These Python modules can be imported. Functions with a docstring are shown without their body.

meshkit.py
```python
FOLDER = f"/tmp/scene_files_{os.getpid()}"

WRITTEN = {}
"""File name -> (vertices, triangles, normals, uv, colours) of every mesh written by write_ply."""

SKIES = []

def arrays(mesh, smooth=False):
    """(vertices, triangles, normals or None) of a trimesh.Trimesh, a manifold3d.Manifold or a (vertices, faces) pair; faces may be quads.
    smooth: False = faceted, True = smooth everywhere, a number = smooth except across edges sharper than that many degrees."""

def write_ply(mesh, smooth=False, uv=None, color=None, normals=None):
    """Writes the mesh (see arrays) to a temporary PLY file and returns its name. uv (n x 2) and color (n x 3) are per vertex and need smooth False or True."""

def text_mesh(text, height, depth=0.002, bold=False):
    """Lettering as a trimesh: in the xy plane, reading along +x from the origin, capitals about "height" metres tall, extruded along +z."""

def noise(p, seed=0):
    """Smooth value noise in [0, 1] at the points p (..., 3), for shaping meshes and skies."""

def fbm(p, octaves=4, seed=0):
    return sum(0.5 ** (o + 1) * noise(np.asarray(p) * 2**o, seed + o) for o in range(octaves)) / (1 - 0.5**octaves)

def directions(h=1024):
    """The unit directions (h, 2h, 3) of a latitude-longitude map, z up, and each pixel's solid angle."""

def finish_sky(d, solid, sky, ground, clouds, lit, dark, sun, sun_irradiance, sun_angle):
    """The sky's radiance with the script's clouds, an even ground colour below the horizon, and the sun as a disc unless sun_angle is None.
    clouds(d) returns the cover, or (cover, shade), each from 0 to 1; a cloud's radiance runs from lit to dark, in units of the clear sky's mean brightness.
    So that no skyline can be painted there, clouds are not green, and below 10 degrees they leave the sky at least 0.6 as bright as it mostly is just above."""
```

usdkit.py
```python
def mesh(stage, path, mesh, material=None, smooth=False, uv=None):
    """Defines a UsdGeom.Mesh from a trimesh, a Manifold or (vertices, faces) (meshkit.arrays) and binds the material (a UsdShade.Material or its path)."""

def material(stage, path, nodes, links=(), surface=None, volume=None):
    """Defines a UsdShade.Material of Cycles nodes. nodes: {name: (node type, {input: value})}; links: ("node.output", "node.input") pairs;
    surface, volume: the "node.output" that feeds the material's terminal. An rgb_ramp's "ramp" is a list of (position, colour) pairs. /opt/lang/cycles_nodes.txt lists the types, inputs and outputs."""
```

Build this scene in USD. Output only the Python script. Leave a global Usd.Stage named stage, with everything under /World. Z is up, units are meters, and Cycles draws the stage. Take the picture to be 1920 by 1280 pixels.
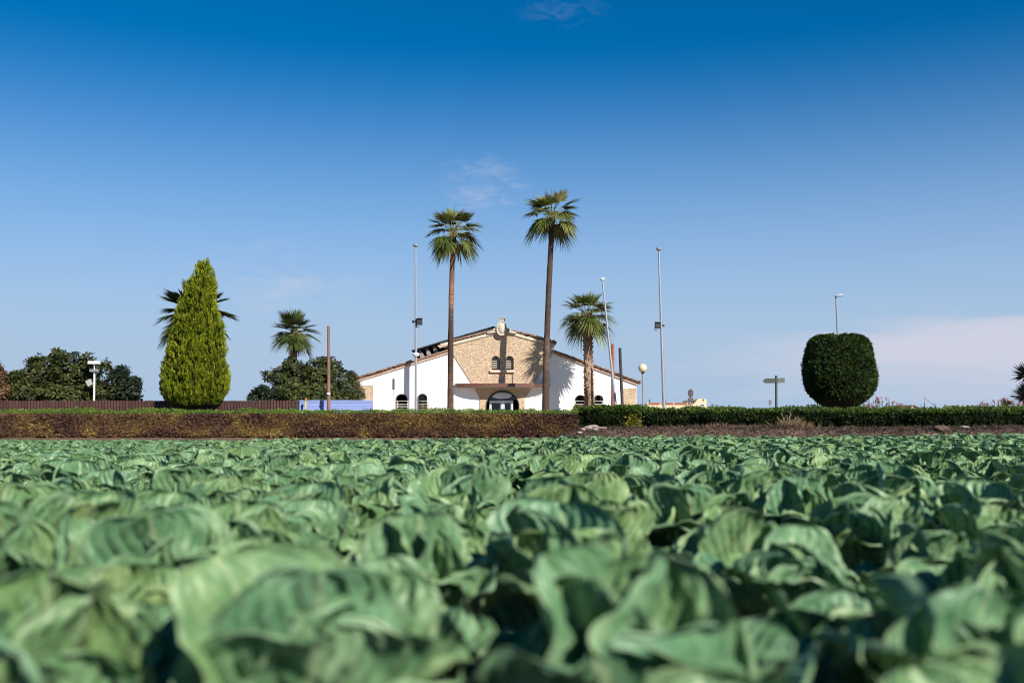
import math, numpy as np, trimesh, usdkit, meshkit
from shapely.geometry import Polygon, Point, box as sbox
from shapely import union_all
from pxr import Usd, UsdGeom, UsdLux, UsdShade, Gf, Sdf, Vt

stage = Usd.Stage.CreateInMemory()
UsdGeom.SetStageUpAxis(stage, 'Z'); UsdGeom.SetStageMetersPerUnit(stage, 1.0)
UsdGeom.Xform.Define(stage, '/World')
PI = math.pi

# ---------------------------------------------------------------- camera
F_PX, CX, CY = 1920 * 35 / 36.0, 960.0, 640.0
CAM_Z, HORIZON = 0.95, 775.0
PITCH = math.atan((HORIZON - CY) / F_PX)
cam = UsdGeom.Camera.Define(stage, '/World/camera')
cam.CreateHorizontalApertureAttr(36.0); cam.CreateVerticalApertureAttr(24.0); cam.CreateFocalLengthAttr(35.0)
cam.CreateFStopAttr(1.7); cam.CreateFocusDistanceAttr(42.0)
cam.CreateClippingRangeAttr(Gf.Vec2f(0.05, 20000.0))
cam.AddTranslateOp().Set(Gf.Vec3d(0, 0, CAM_Z)); cam.AddRotateXOp().Set(90.0 + math.degrees(PITCH))

# ---------------------------------------------------------------- sky and sun
SUN = np.array([0.70, -1.0, 0.86]); SUN /= np.linalg.norm(SUN)
SUN_EL, SUN_ROT = math.asin(SUN[2]), math.atan2(SUN[0], SUN[1])


def view_dir(px, py):
    d = np.array([(px - CX) / F_PX, 0, 0]) + (CY - py) / F_PX * np.array([0, -math.sin(PITCH), math.cos(PITCH)]) + np.array([0, math.cos(PITCH), math.sin(PITCH)])
    return d


def P(px, py, D):
    """the world point at distance D (along y) whose bearing is that of a point of the photograph"""
    d = view_dir(px, py)
    return d * (D / d[1]) + np.array([0, 0, CAM_Z])


SKY_STRENGTH, EXPOSURE = 0.083, 0.66
SEEN = SKY_STRENGTH * 2 ** EXPOSURE
cam.CreateExposureAttr(EXPOSURE)


def sky_material():
    nodes = {
        'sky': ('sky_texture', {'sky_type': 'single_scattering', 'sun_disc': False, 'sun_elevation': SUN_EL, 'sun_rotation': SUN_ROT, 'altitude': 0.0,
                                'air_density': 0.6, 'aerosol_density': 0.0, 'ozone_density': 4.0}),
        'hs': ('hsv', {'hue': 0.493, 'saturation': 1.46, 'value': 1.0, 'fac': 1.0}),
        'tc': ('texture_coordinate', {}),
        'sep': ('separate_xyz', {}),
        # pale haze over the whole horizon, thinning out with height
        'hz': ('map_range', {'range_type': 'smoothstep', 'from_min': 0.36, 'from_max': 0.03, 'to_min': 0.0, 'to_max': 1.0, 'clamp': True}),
        'hm': ('mix', {'mix_type': 'mix', 'color2': (0.415 / SEEN, 0.550 / SEEN, 0.730 / SEEN)}),
        'bg': ('background_shader', {'strength': SKY_STRENGTH}),
    }
    links = [('sky.color', 'hs.color'), ('tc.generated', 'sep.vector'), ('sep.z', 'hz.value'), ('hz.result', 'hm.fac'), ('hs.color', 'hm.color1')]
    last = 'hm.color'
    # thin high clouds: each is a bank of streaky noise round one direction of the sky
    banks = [  # px, py, half width, half height (in directions), noise scale, strength, threshold
        (1900, 672, 0.36, 0.050, (4, 4, 26), 0.60, 0.06, 0.25),
        (1930, 646, 0.27, 0.028, (5, 5, 34), 0.85, 0.08, 0.40),
        (905, 350, 0.052, 0.034, (34, 34, 85), 0.30, 0.34, 0.3),
        (520, 525, 0.110, 0.040, (14, 14, 44), 0.34, 0.30, 0.3),
        (1060, 25, 0.055, 0.018, (40, 40, 90), 0.10, 0.42, 0.3),
    ]
    for i, (px, py, hw, hh, sc, amt, thr, soft) in enumerate(banks):
        d = view_dir(px, py); d /= np.linalg.norm(d)
        kk = np.array([hw * .5, hw * .5, hh * 1.5])  # the bank's outline is broken up by the same kind of noise
        nodes[f's{i}'] = ('vector_math', {'math_type': 'subtract', 'vector2': tuple(d + kk / 2)})
        nodes[f'w{i}'] = ('vector_math', {'math_type': 'multiply', 'vector2': tuple(np.array(sc) * 1.7)})
        nodes[f'e{i}'] = ('noise_texture', {'scale': 1.0, 'detail': 5.0, 'roughness': 0.55})
        nodes[f'd{i}'] = ('vector_math', {'math_type': 'multiply_add', 'vector2': tuple(kk)})
        nodes[f'm{i}'] = ('vector_math', {'math_type': 'multiply', 'vector2': (1 / hw, 1 / hw, 1 / hh)})
        nodes[f'l{i}'] = ('vector_math', {'math_type': 'length'})
        nodes[f'r{i}'] = ('map_range', {'range_type': 'smoothstep', 'from_min': 1.0, 'from_max': soft, 'to_min': 0.0, 'to_max': 1.0, 'clamp': True})
        nodes[f'v{i}'] = ('vector_math', {'math_type': 'multiply', 'vector2': sc})
        nodes[f'n{i}'] = ('noise_texture', {'scale': 1.0, 'detail': 6.0, 'roughness': 0.58, 'distortion': 0.6})
        nodes[f'q{i}'] = ('map_range', {'range_type': 'smoothstep', 'from_min': thr, 'from_max': thr + 0.38, 'to_min': 0.0, 'to_max': amt, 'clamp': True})
        nodes[f'f{i}'] = ('math', {'math_type': 'multiply'})
        nodes[f'x{i}'] = ('mix', {'mix_type': 'mix', 'color2': (0.63 / SEEN, 0.645 / SEEN, 0.755 / SEEN)})
        links += [('tc.generated', f's{i}.vector1'), ('tc.generated', f'w{i}.vector1'), (f'w{i}.vector', f'e{i}.vector'), (f'e{i}.color', f'd{i}.vector1'), (f's{i}.vector', f'd{i}.vector3'), (f'd{i}.vector', f'm{i}.vector1'), (f'm{i}.vector', f'l{i}.vector1'), (f'l{i}.value', f'r{i}.value'),
                  ('tc.generated', f'v{i}.vector1'), (f'v{i}.vector', f'n{i}.vector'), (f'n{i}.fac', f'q{i}.value'),
                  (f'r{i}.result', f'f{i}.value1'), (f'q{i}.result', f'f{i}.value2'), (f'f{i}.value', f'x{i}.fac'), (last, f'x{i}.color1')]
        last = f'x{i}.color'
    links.append((last, 'bg.color'))
    return usdkit.material(stage, '/World/Looks/sky', nodes, links, surface='bg.background')


dome = UsdLux.DomeLight.Define(stage, '/World/sky')
UsdShade.MaterialBindingAPI.Apply(dome.GetPrim()).Bind(sky_material())
sun = UsdLux.DistantLight.Define(stage, '/World/sun')
sun.CreateIntensityAttr(1.25); sun.CreateAngleAttr(0.5); sun.CreateNormalizeAttr(True); sun.CreateColorAttr(Gf.Vec3f(1.0, 0.94, 0.84))
sun.AddTransformOp().Set(Gf.Matrix4d().SetRotate(Gf.Rotation(Gf.Vec3d(0, 0, 1), Gf.Vec3d(*map(float, SUN)))))

# ---------------------------------------------------------------- helpers
LOC, TAKEN = {}, {}


def numbered(path):
    n = TAKEN.get(path, -1) + 1
    TAKEN[path] = n
    return path if n == 0 else f'{path}_{n:03d}'


def keys(prim, **kw):
    for k, v in kw.items():
        if v:
            prim.SetCustomDataByKey(k, v)


def thing(name, label, category, loc=(0, 0, 0), group=None, kind=None, rotz=0.0):
    path = numbered('/World/' + name)
    x = UsdGeom.Xform.Define(stage, path)
    x.AddTranslateOp().Set(Gf.Vec3d(*map(float, loc)))
    if rotz:
        x.AddRotateZOp().Set(rotz)
    keys(x.GetPrim(), label=label, category=category, group=group, kind=kind)
    LOC[path] = np.array(loc, float)
    return path


def vf(m):
    v, f, _ = meshkit.arrays(m)
    return v, f


def set_tone(p, m):
    if hasattr(m, 'tone'):
        UsdGeom.PrimvarsAPI(p).CreatePrimvar('tone', Sdf.ValueTypeNames.FloatArray, 'vertex').Set(Vt.FloatArray.FromNumpy(np.asarray(m.tone, np.float32)))


def part(name, m, material, parent, smooth=False, uv=None, label=None, kind=None):
    """a mesh given in world coordinates becomes a child of a thing or part"""
    path = numbered(parent + '/' + name)
    v, f = vf(m)
    p = usdkit.mesh(stage, path, (v - LOC[parent], f), material, smooth, uv)
    set_tone(p, m)
    LOC[path] = LOC[parent]
    keys(p.GetPrim(), label=label, kind=kind)
    return path


def single(name, m, material, label, category, smooth=False, group=None, kind=None):
    path = numbered('/World/' + name)
    p = usdkit.mesh(stage, path, m, material, smooth)
    set_tone(p, m)
    LOC[path] = np.zeros(3)
    keys(p.GetPrim(), label=label, category=category, group=group, kind=kind)
    return path


def cat(*ms):
    vs, fs, n = [], [], 0
    for m in ms:
        v, f = vf(m)
        vs.append(v); fs.append(f + n); n += len(v)
    return np.vstack(vs), np.vstack(fs)


def box(x0, x1, y0, y1, z0, z1, bevel=0.0):
    if bevel <= 0:
        m = trimesh.creation.box([x1 - x0, y1 - y0, z1 - z0]); m.apply_translation([(x0 + x1) / 2, (y0 + y1) / 2, (z0 + z1) / 2])
        return vf(m)
    c = np.array([(x0 + x1) / 2, (y0 + y1) / 2, (z0 + z1) / 2]); h = np.array([x1 - x0, y1 - y0, z1 - z0]) / 2
    b = min(bevel, h.min() * 0.9); pts = []
    for s in np.ndindex(2, 2, 2):
        s = np.array(s) * 2 - 1
        for k in range(3):
            q = h - b; q[k] = h[k]; pts.append(c + s * q)
    return vf(trimesh.convex.convex_hull(np.array(pts)))


def tube(points, radii, sides=8, caps=True):
    p = np.asarray(points, float); n = len(p)
    r = np.broadcast_to(radii, (n,))
    t = np.gradient(p, axis=0); t /= np.linalg.norm(t, axis=1, keepdims=True) + 1e-12
    ref = np.array([1.0, 0, 0]) if abs(t[:, 0]).mean() < 0.9 else np.array([0, 1.0, 0])
    a = np.cross(t, ref); a /= np.linalg.norm(a, axis=1, keepdims=True); b = np.cross(t, a)
    ang = np.arange(sides) * 2 * PI / sides
    v = (p[:, None] + r[:, None, None] * (np.cos(ang)[None, :, None] * a[:, None] + np.sin(ang)[None, :, None] * b[:, None])).reshape(-1, 3)
    i, j = np.meshgrid(np.arange(n - 1), np.arange(sides), indexing='ij')
    q = np.stack([i * sides + j, i * sides + (j + 1) % sides, (i + 1) * sides + (j + 1) % sides, (i + 1) * sides + j], -1).reshape(-1, 4)
    f = np.vstack([q[:, [0, 1, 2]], q[:, [0, 2, 3]]])
    if caps:
        c = np.vstack([p[0], p[-1]]); k = len(v); v = np.vstack([v, c]); jj = np.arange(sides)
        f = np.vstack([f, np.stack([np.full(sides, k), (jj + 1) % sides, jj], 1), np.stack([np.full(sides, k + 1), (n - 1) * sides + jj, (n - 1) * sides + (jj + 1) % sides], 1)])
    return v, f


def lathe(profile, centre, sides=16):
    pr = np.array(profile, float); ang = np.arange(sides) * 2 * PI / sides
    v = np.stack([pr[:, 0, None] * np.cos(ang), pr[:, 0, None] * np.sin(ang), np.repeat(pr[:, 1, None], sides, 1)], -1).reshape(-1, 3) + np.array(centre)
    n = len(pr); i, j = np.meshgrid(np.arange(n - 1), np.arange(sides), indexing='ij')
    q = np.stack([i * sides + j, i * sides + (j + 1) % sides, (i + 1) * sides + (j + 1) % sides, (i + 1) * sides + j], -1).reshape(-1, 4)
    return v, np.vstack([q[:, [0, 1, 2]], q[:, [0, 2, 3]]])


def slab(poly, y0, y1):
    """a polygon in (x, z) made solid between y0 and y1"""
    ms = []
    for g in getattr(poly, 'geoms', [poly]):
        m = trimesh.creation.extrude_polygon(g, y1 - y0, engine='earcut')
        v = np.array(m.vertices); ms.append((np.stack([v[:, 0], y0 + v[:, 2], v[:, 1]], 1), np.array(m.faces)[:, ::-1]))
    return cat(*ms)


def plate(poly, z0, z1):
    m = trimesh.creation.extrude_polygon(poly, z1 - z0, engine='earcut'); m.apply_translation([0, 0, z0])
    return vf(m)


def unit(a):
    return a / (np.linalg.norm(a, axis=-1, keepdims=True) + 1e-12)


def rand_dirs(rng, n):
    return unit(rng.normal(size=(n, 3)))


class Soup(tuple):
    """separate leaves: (vertices, faces) with a tone from 0 to 1 for each leaf"""
    def __new__(cls, v, f, tone):
        o = super().__new__(cls, (v, f)); o.tone = tone; return o


def clump_tone(base, seed=0, scale=2.0, mix=.35):
    """tones that differ from leaf to leaf and drift from clump to clump"""
    rng = np.random.default_rng(seed + len(base))
    return np.clip(rng.random(len(base)) * (1 - mix) + mix * (1.8 * meshkit.fbm(np.asarray(base) * scale, 3, seed) - .4), 0, 1)


def leaf_soup(base, d, nrm, L, W, fold=0.25, shape='diamond', tone=None):
    """many separate leaves: base points, directions, face normals, lengths and widths"""
    base, d = np.asarray(base, float), unit(np.asarray(d, float)); n = len(base)
    L, W = np.broadcast_to(L, (n,))[:, None], np.broadcast_to(W, (n,))[:, None]
    s = unit(np.cross(d, nrm)); up = np.cross(s, d)
    if shape == 'diamond':
        v = np.stack([base, base + d * L * .45 + s * W * .5 + up * W * fold, base + d * L - up * L * .08, base + d * L * .45 - s * W * .5 + up * W * fold], 1)
        f = np.array([[0, 1, 2], [0, 2, 3]])
    else:
        v = np.stack([base, base + d * L * .3 + s * W * .42 + up * W * fold, base + d * L * .3 - s * W * .42 + up * W * fold, base + d * L * .68 + s * W * .5 + up * W * fold * .6,
                      base + d * L * .68 - s * W * .5 + up * W * fold * .6, base + d * L - up * L * .15, base + d * L * .5 + up * L * .02], 1)
        f = np.array([[0, 1, 6], [0, 6, 2], [1, 3, 6], [6, 4, 2], [3, 5, 6], [6, 5, 4]])
    k = v.shape[1]
    tone = clump_tone(base) if tone is None else tone
    return Soup(v.reshape(-1, 3), (f[None] + (np.arange(n) * k)[:, None, None]).reshape(-1, 3), np.repeat(tone, k))


# ---------------------------------------------------------------- materials
MADE = {}


def mat(name, color, rough=0.6, var=0.25, scale=6.0, bump=0.0, bump_scale=40.0, metallic=0.0, color2=None, stretch=(1, 1, 1), spec=0.5, detail=5.0):
    """a plain procedural surface: two tones mixed by noise, fine relief"""
    if name in MADE:
        return MADE[name]
    c = np.array(color, float); c2 = np.array(color2, float) if color2 is not None else c * (1 - var)
    nodes = {'g': ('geometry', {}), 'mp': ('mapping', {'scale': stretch}), 'n': ('noise_texture', {'scale': scale, 'detail': detail, 'roughness': 0.6}),
             'r': ('rgb_ramp', {'ramp': [(0.3, tuple(c2)), (0.7, tuple(c))]}),
             'p': ('principled_bsdf', {'roughness': rough, 'metallic': metallic, 'specular_ior_level': spec})}
    links = [('g.position', 'mp.vector'), ('mp.vector', 'n.vector'), ('n.fac', 'r.fac'), ('r.color', 'p.base_color')]
    if bump > 0:
        nodes['bn'] = ('noise_texture', {'scale': bump_scale, 'detail': 4.0}); nodes['b'] = ('bump', {'strength': 1.0, 'distance': bump})
        links += [('mp.vector', 'bn.vector'), ('bn.fac', 'b.height'), ('b.normal', 'p.normal')]
    MADE[name] = usdkit.material(stage, '/World/Looks/' + name, nodes, links, surface='p.BSDF')
    return MADE[name]


def leaf_mat(name, ramp, rough=0.5, trans=0.25, spec=0.4):
    """leaves whose tone differs from one leaf to the next"""
    nodes = {'g': ('attribute', {'attribute': 'tone'}), 'r': ('rgb_ramp', {'ramp': ramp}), 'p': ('principled_bsdf', {'roughness': rough, 'specular_ior_level': spec}),
             't': ('translucent_bsdf', {}), 'm': ('mix_closure', {'fac': trans})}
    links = [('g.fac', 'r.fac'), ('r.color', 'p.base_color'), ('r.color', 't.color'), ('p.BSDF', 'm.closure1'), ('t.BSDF', 'm.closure2')]
    MADE[name] = usdkit.material(stage, '/World/Looks/' + name, nodes, links, surface='m.closure')
    return MADE[name]


soil = mat('soil', (0.13, 0.088, 0.066), 0.95, color2=(0.055, 0.038, 0.030), scale=1.3, bump=0.03, bump_scale=14, spec=0.2)

# ================================================================ the ground
def smooth(t):
    t = np.clip(t, 0, 1); return t * t * (3 - 2 * t)


def field_z(x, y):
    return 0.07 - 0.018 * np.clip(y, -30, 43) + 0.0085 * np.clip(x, -8, 30) * smooth((y - 8) / 34)


def gz(x, y):
    """height of the ground: a field that falls gently away, a step up to the yard, a bank of heaped earth on the right"""
    x, y = np.asarray(x, float), np.asarray(y, float)
    field = field_z(x, y)
    yard = -0.09 * (1 - smooth((y - 47) / 8))
    k = smooth((y - 42.0) / 0.9)
    z = field * (1 - k) + yard * k
    bank = smooth((x - 1.8) / 1.2) * np.exp(-((y - 43.2) / 0.9) ** 2) * (0.36 + 0.10 * meshkit.noise(np.stack([x * .5, y * .0, x * 0], -1), 3))
    near = (y > -4) & (y < 46) & (np.abs(x) < 40)
    p = np.stack([x, y, x * 0], -1)
    return z + bank + np.where(near, (meshkit.fbm(p * 3.0, 3, 5) - .5) * .07 * (1 + 1.2 * (bank > .05)), 0)


def axis(parts):
    return np.unique(np.concatenate([np.linspace(a, b, n) for a, b, n in parts]))


gx = axis([(-6000, -200, 12), (-200, -40, 16), (-40, 40, 240), (40, 200, 16), (200, 6000, 12)])
gy = axis([(-300, -6, 16), (-6, 40, 120), (40, 46, 60), (46, 90, 30), (90, 400, 14), (400, 9000, 14)])
X, Y = np.meshgrid(gx, gy, indexing='ij')
gv = np.stack([X, Y, gz(X, Y)], -1).reshape(-1, 3)
i, j = np.meshgrid(np.arange(len(gx) - 1), np.arange(len(gy) - 1), indexing='ij'); ny = len(gy)
gf = np.stack([i * ny + j, (i + 1) * ny + j, (i + 1) * ny + j + 1, i * ny + j + 1], -1).reshape(-1, 4)
p = single('ground', (gv, gf), soil, None, None, smooth=True, kind='structure')
yard = mat('yard_gravel', (0.40, 0.33, 0.25), 0.95, color2=(0.27, 0.22, 0.17), scale=2.0, bump=0.01, bump_scale=60, spec=0.2)
yx, yy = np.linspace(-32, 32, 9), np.linspace(54.5, 150, 8)
YX, YY = np.meshgrid(yx, yy, indexing='ij')
yv = np.stack([YX, YY, gz(YX, YY) + .012], -1).reshape(-1, 3)
i, j = np.meshgrid(np.arange(8), np.arange(7), indexing='ij')
single('yard', (yv, np.stack([i * 8 + j, (i + 1) * 8 + j, (i + 1) * 8 + j + 1, i * 8 + j + 1], -1).reshape(-1, 4)), yard, None, None, kind='structure')

# ================================================================ the hall
YB = 78.0
white = mat('white_render', (0.80, 0.79, 0.77), 0.85, var=0.06, scale=0.8, bump=0.004, bump_scale=25, spec=0.2)
trim = mat('coping_tile', (0.50, 0.36, 0.27), 0.85, color2=(0.34, 0.22, 0.16), scale=5, bump=0.01, bump_scale=20)
cream = mat('cream_plaster', (0.52, 0.47, 0.37), 0.8, var=0.2, scale=4, bump=0.006, bump_scale=20)
tilemat = mat('roof_tile', (0.33, 0.20, 0.14), 0.85, color2=(0.12, 0.075, 0.055), scale=4, bump=0.01, bump_scale=30)
copper = mat('canopy_sheet', (0.16, 0.075, 0.055), 0.45, var=0.35, scale=3, bump=0.002, bump_scale=12)
under = mat('canopy_underside', (0.50, 0.46, 0.42), 0.7, var=0.12, scale=3)
darkmetal = mat('dark_metal', (0.03, 0.03, 0.033), 0.5, var=0.3, scale=8)
alu = mat('pale_aluminium', (0.62, 0.63, 0.64), 0.4, var=0.08, scale=8, metallic=0.3)
brownwood = mat('brown_window_wood', (0.17, 0.085, 0.045), 0.55, var=0.35, scale=6, stretch=(8, 8, 1))
ochre = mat('ochre_shutter', (0.42, 0.27, 0.11), 0.6, var=0.3, scale=5)
indoors = mat('dim_interior', (0.05, 0.042, 0.036), 0.9, var=0.4, scale=1.5)
reflection_mat = mat('pale_reflection', (0.75, 0.77, 0.79), 0.5, var=0.25, scale=1.6)  # pale colour for the reflection painted over the fanlight
glass = usdkit.material(stage, '/World/Looks/window_glass', {
    'f': ('fresnel', {'IOR': 1.55}), 'mul': ('math', {'math_type': 'multiply_add', 'value2': 0.7, 'value3': 0.015, 'use_clamp': True}),
    't': ('transparent_bsdf', {'color': (0.45, 0.48, 0.48)}), 'g': ('glossy_bsdf', {'color': (0.9, 0.92, 0.95), 'roughness': 0.03}), 'm': ('mix_closure', {})},
    [('f.fac', 'mul.value1'), ('mul.value', 'm.fac'), ('t.BSDF', 'm.closure1'), ('g.BSDF', 'm.closure2')], surface='m.closure')
stone = usdkit.material(stage, '/World/Looks/rubble_stone', {
    'g': ('geometry', {}), 'mp': ('mapping', {'scale': (1, 1, 1.5)}),
    'nd': ('noise_texture', {'scale': 2.0, 'detail': 3.0}), 'ad': ('vector_math', {'math_type': 'multiply_add', 'vector2': (.25, .25, .25)}),
    'v': ('voronoi_texture', {'feature': 'f1', 'scale': 6.0}), 'e': ('voronoi_texture', {'feature': 'distance_to_edge', 'scale': 6.0}),
    'hs': ('separate_color', {}), 'r': ('rgb_ramp', {'ramp': [(0, (.47, .34, .235)), (.35, (.60, .465, .32)), (.7, (.56, .44, .305)), (1, (.68, .54, .39))]}),
    'em': ('map_range', {'from_min': 0.0, 'from_max': 0.07, 'to_min': 0.0, 'to_max': 1.0, 'clamp': True}),
    'mo': ('mix', {'color1': (.52, .40, .30)}), 'fn': ('noise_texture', {'scale': 14.0, 'detail': 5.0, 'roughness': .7}),
    'fr': ('rgb_ramp', {'ramp': [(.3, (.62, .60, .58)), (.6, (1.05, 1.04, 1.03))]}), 'mu': ('mix', {'mix_type': 'multiply', 'fac': 1.0}),
    'hh': ('math', {'math_type': 'multiply_add', 'value2': 0.35}), 'b': ('bump', {'strength': 1.0, 'distance': 0.03}), 'p': ('principled_bsdf', {'roughness': 0.9, 'specular_ior_level': 0.2})},
    [('g.position', 'mp.vector'), ('mp.vector', 'nd.vector'), ('nd.color', 'ad.vector1'), ('mp.vector', 'ad.vector3'), ('ad.vector', 'v.vector'), ('ad.vector', 'e.vector'),
     ('v.color', 'hs.color'), ('hs.r', 'r.fac'), ('e.distance', 'em.value'), ('em.result', 'mo.fac'), ('r.color', 'mo.color2'), ('mp.vector', 'fn.vector'), ('fn.fac', 'fr.fac'),
     ('mo.color', 'mu.color1'), ('fr.color', 'mu.color2'), ('mu.color', 'p.base_color'), ('fn.fac', 'hh.value1'), ('em.result', 'hh.value3'), ('hh.value', 'b.height'), ('b.normal', 'p.normal')],
    surface='p.BSDF')


def Q(px, py, D=YB):
    v = P(px, py, D); return (v[0], v[2])


def arch(x0, x1, z0, ztop, n=18):
    """an opening with straight jambs under a half-round head"""
    r = (x1 - x0) / 2; c = (x0 + x1) / 2; zs = ztop - r
    a = np.linspace(0, PI, n)
    return Polygon([(x0, z0)] + [(c - r * math.cos(t), zs + r * math.sin(t)) for t in a] + [(x1, z0)])


def arch_px(px0, px1, ptop, z0):
    return arch(Q(px0, ptop)[0], Q(px1, ptop)[0], z0, Q(px0, ptop)[1])


Z0 = -0.12
hall = thing('hall', 'white gabled hall with a stone centre front and arched door behind the hedge', 'building', (Q(940, 790)[0], YB, 0))
facade = Polygon([(Q(671, 712)[0], Z0)] + [Q(*q) for q in [(671, 712), (846, 657.5), (846, 643), (943, 618.5), (1038, 645), (1038, 660.5), (1193, 718)]] + [(Q(1193, 718)[0], Z0)])
door_hole = arch_px(910.5, 974, 731, Z0 - .1)
low_arches = [arch_px(741.5, 764.5, 738, Z0 + .25), arch_px(783, 801.5, 737.5, Z0 + .25), arch_px(1077.5, 1099, 740, Z0 + .25), arch_px(1112.5, 1131.5, 740, Z0 + .25)]
high_arches = [arch_px(921.7, 937.6, 667, Q(930, 693.5)[1]), arch_px(947.5, 963.5, 667, Q(950, 693.5)[1])]
holes = union_all(low_arches + high_arches + [door_hole])
part('white_wall', slab(facade.difference(holes), YB, YB + .40), white, hall)
funnel = Polygon([Q(*q) for q in [(847.5, 643.5), (943, 620), (1036.5, 646), (1036.5, 662), (1003, 718), (996, 729), (984, 748)]] + [(Q(984, 748)[0], Z0), (Q(899.5, 748)[0], Z0)] + [Q(*q) for q in [(899.5, 746), (885, 720), (847.5, 662)]])
part('stone_front', slab(funnel.difference(holes), YB - .07, YB - .002), stone, hall)
for a, b, c in ((671.5, 699, 723.5), (1168, 1192.5, 728)):
    part('stone_panel', slab(Polygon([Q(a, c), Q(b, c), (Q(b, c)[0], Z0), (Q(a, c)[0], Z0)]), YB - .055, YB - .002), stone, hall)
part('panel_border', cat(slab(Polygon([Q(671.3, 722.2), Q(700, 722.2), Q(700, 723.4), Q(671.3, 723.4)]), YB - .065, YB - .003), slab(Polygon([Q(699.1, 723.6), Q(700, 723.6), (Q(700, 723)[0], Z0), (Q(699.1, 723)[0], Z0)]), YB - .065, YB - .003)), trim, hall)
# side and back walls
xl, xr = Q(671, 712)[0], Q(1193, 718)[0]; zl, zr = Q(671, 713)[1], Q(1193, 719)[1]
part('side_wall', box(xl, xl + .35, YB + .402, YB + 25, Z0, zl), white, hall)
part('side_wall', box(xr - .35, xr, YB + .402, YB + 25, Z0, zr), white, hall)
part('back_wall', slab(facade, YB + 25.002, YB + 25.4), white, hall)
part('interior_partition', box(xl + .4, xr - .4, YB + 4.0, YB + 4.1, Z0, 3.6), indoors, hall)
part('interior_floor', box(xl + .4, xr - .4, YB + .42, YB + 3.98, Z0 - .1, Z0), indoors, hall)


def band(pts, below, above, y0, y1):
    """a strip that follows a line of picture points on the front, so many metres below and above it"""
    q = [Q(*p) for p in pts]
    return slab(Polygon([(x, z + above) for x, z in q] + [(x, z - below) for x, z in q[::-1]]), y0, y1)


roofl = part('roof', band([(655, 716.5), (846, 657)], -.03, .16, YB - .22, YB + 25.6), tilemat, hall)
roofr = part('roof', band([(1038.5, 659.7), (1202, 720)], -.03, .16, YB - .22, YB + 25.6), tilemat, hall)
roofc = part('roof', band([(844, 641.5), (943, 617), (1043, 645)], -.03, .15, YB - .22, YB + 25.6), tilemat, hall)
part('clerestory_wall', box(Q(847, 650)[0], Q(847, 650)[0] + .3, YB + .42, YB + 25, Q(846, 660)[1], Q(846, 646)[1]), white, hall)
part('clerestory_wall', box(Q(1036, 650)[0] - .3, Q(1036, 650)[0], YB + .42, YB + 25, Q(1036, 662)[1], Q(1038, 649)[1]), white, hall)
for pts, bl, ab in (([(664, 714), (846, 658)], .14, .04), ([(1038.5, 661), (1196, 719)], .14, .04)):
    part('coping', band(pts, bl, ab, YB - .12, YB - .004), trim, hall)
part('coping', band([(847, 643.5), (943, 619.2)], .17, .05, YB - .16, YB - .074), cream, hall)
part('coping', band([(943.3, 619.2), (1040, 646)], .17, .05, YB - .16, YB - .074), cream, hall)


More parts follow.
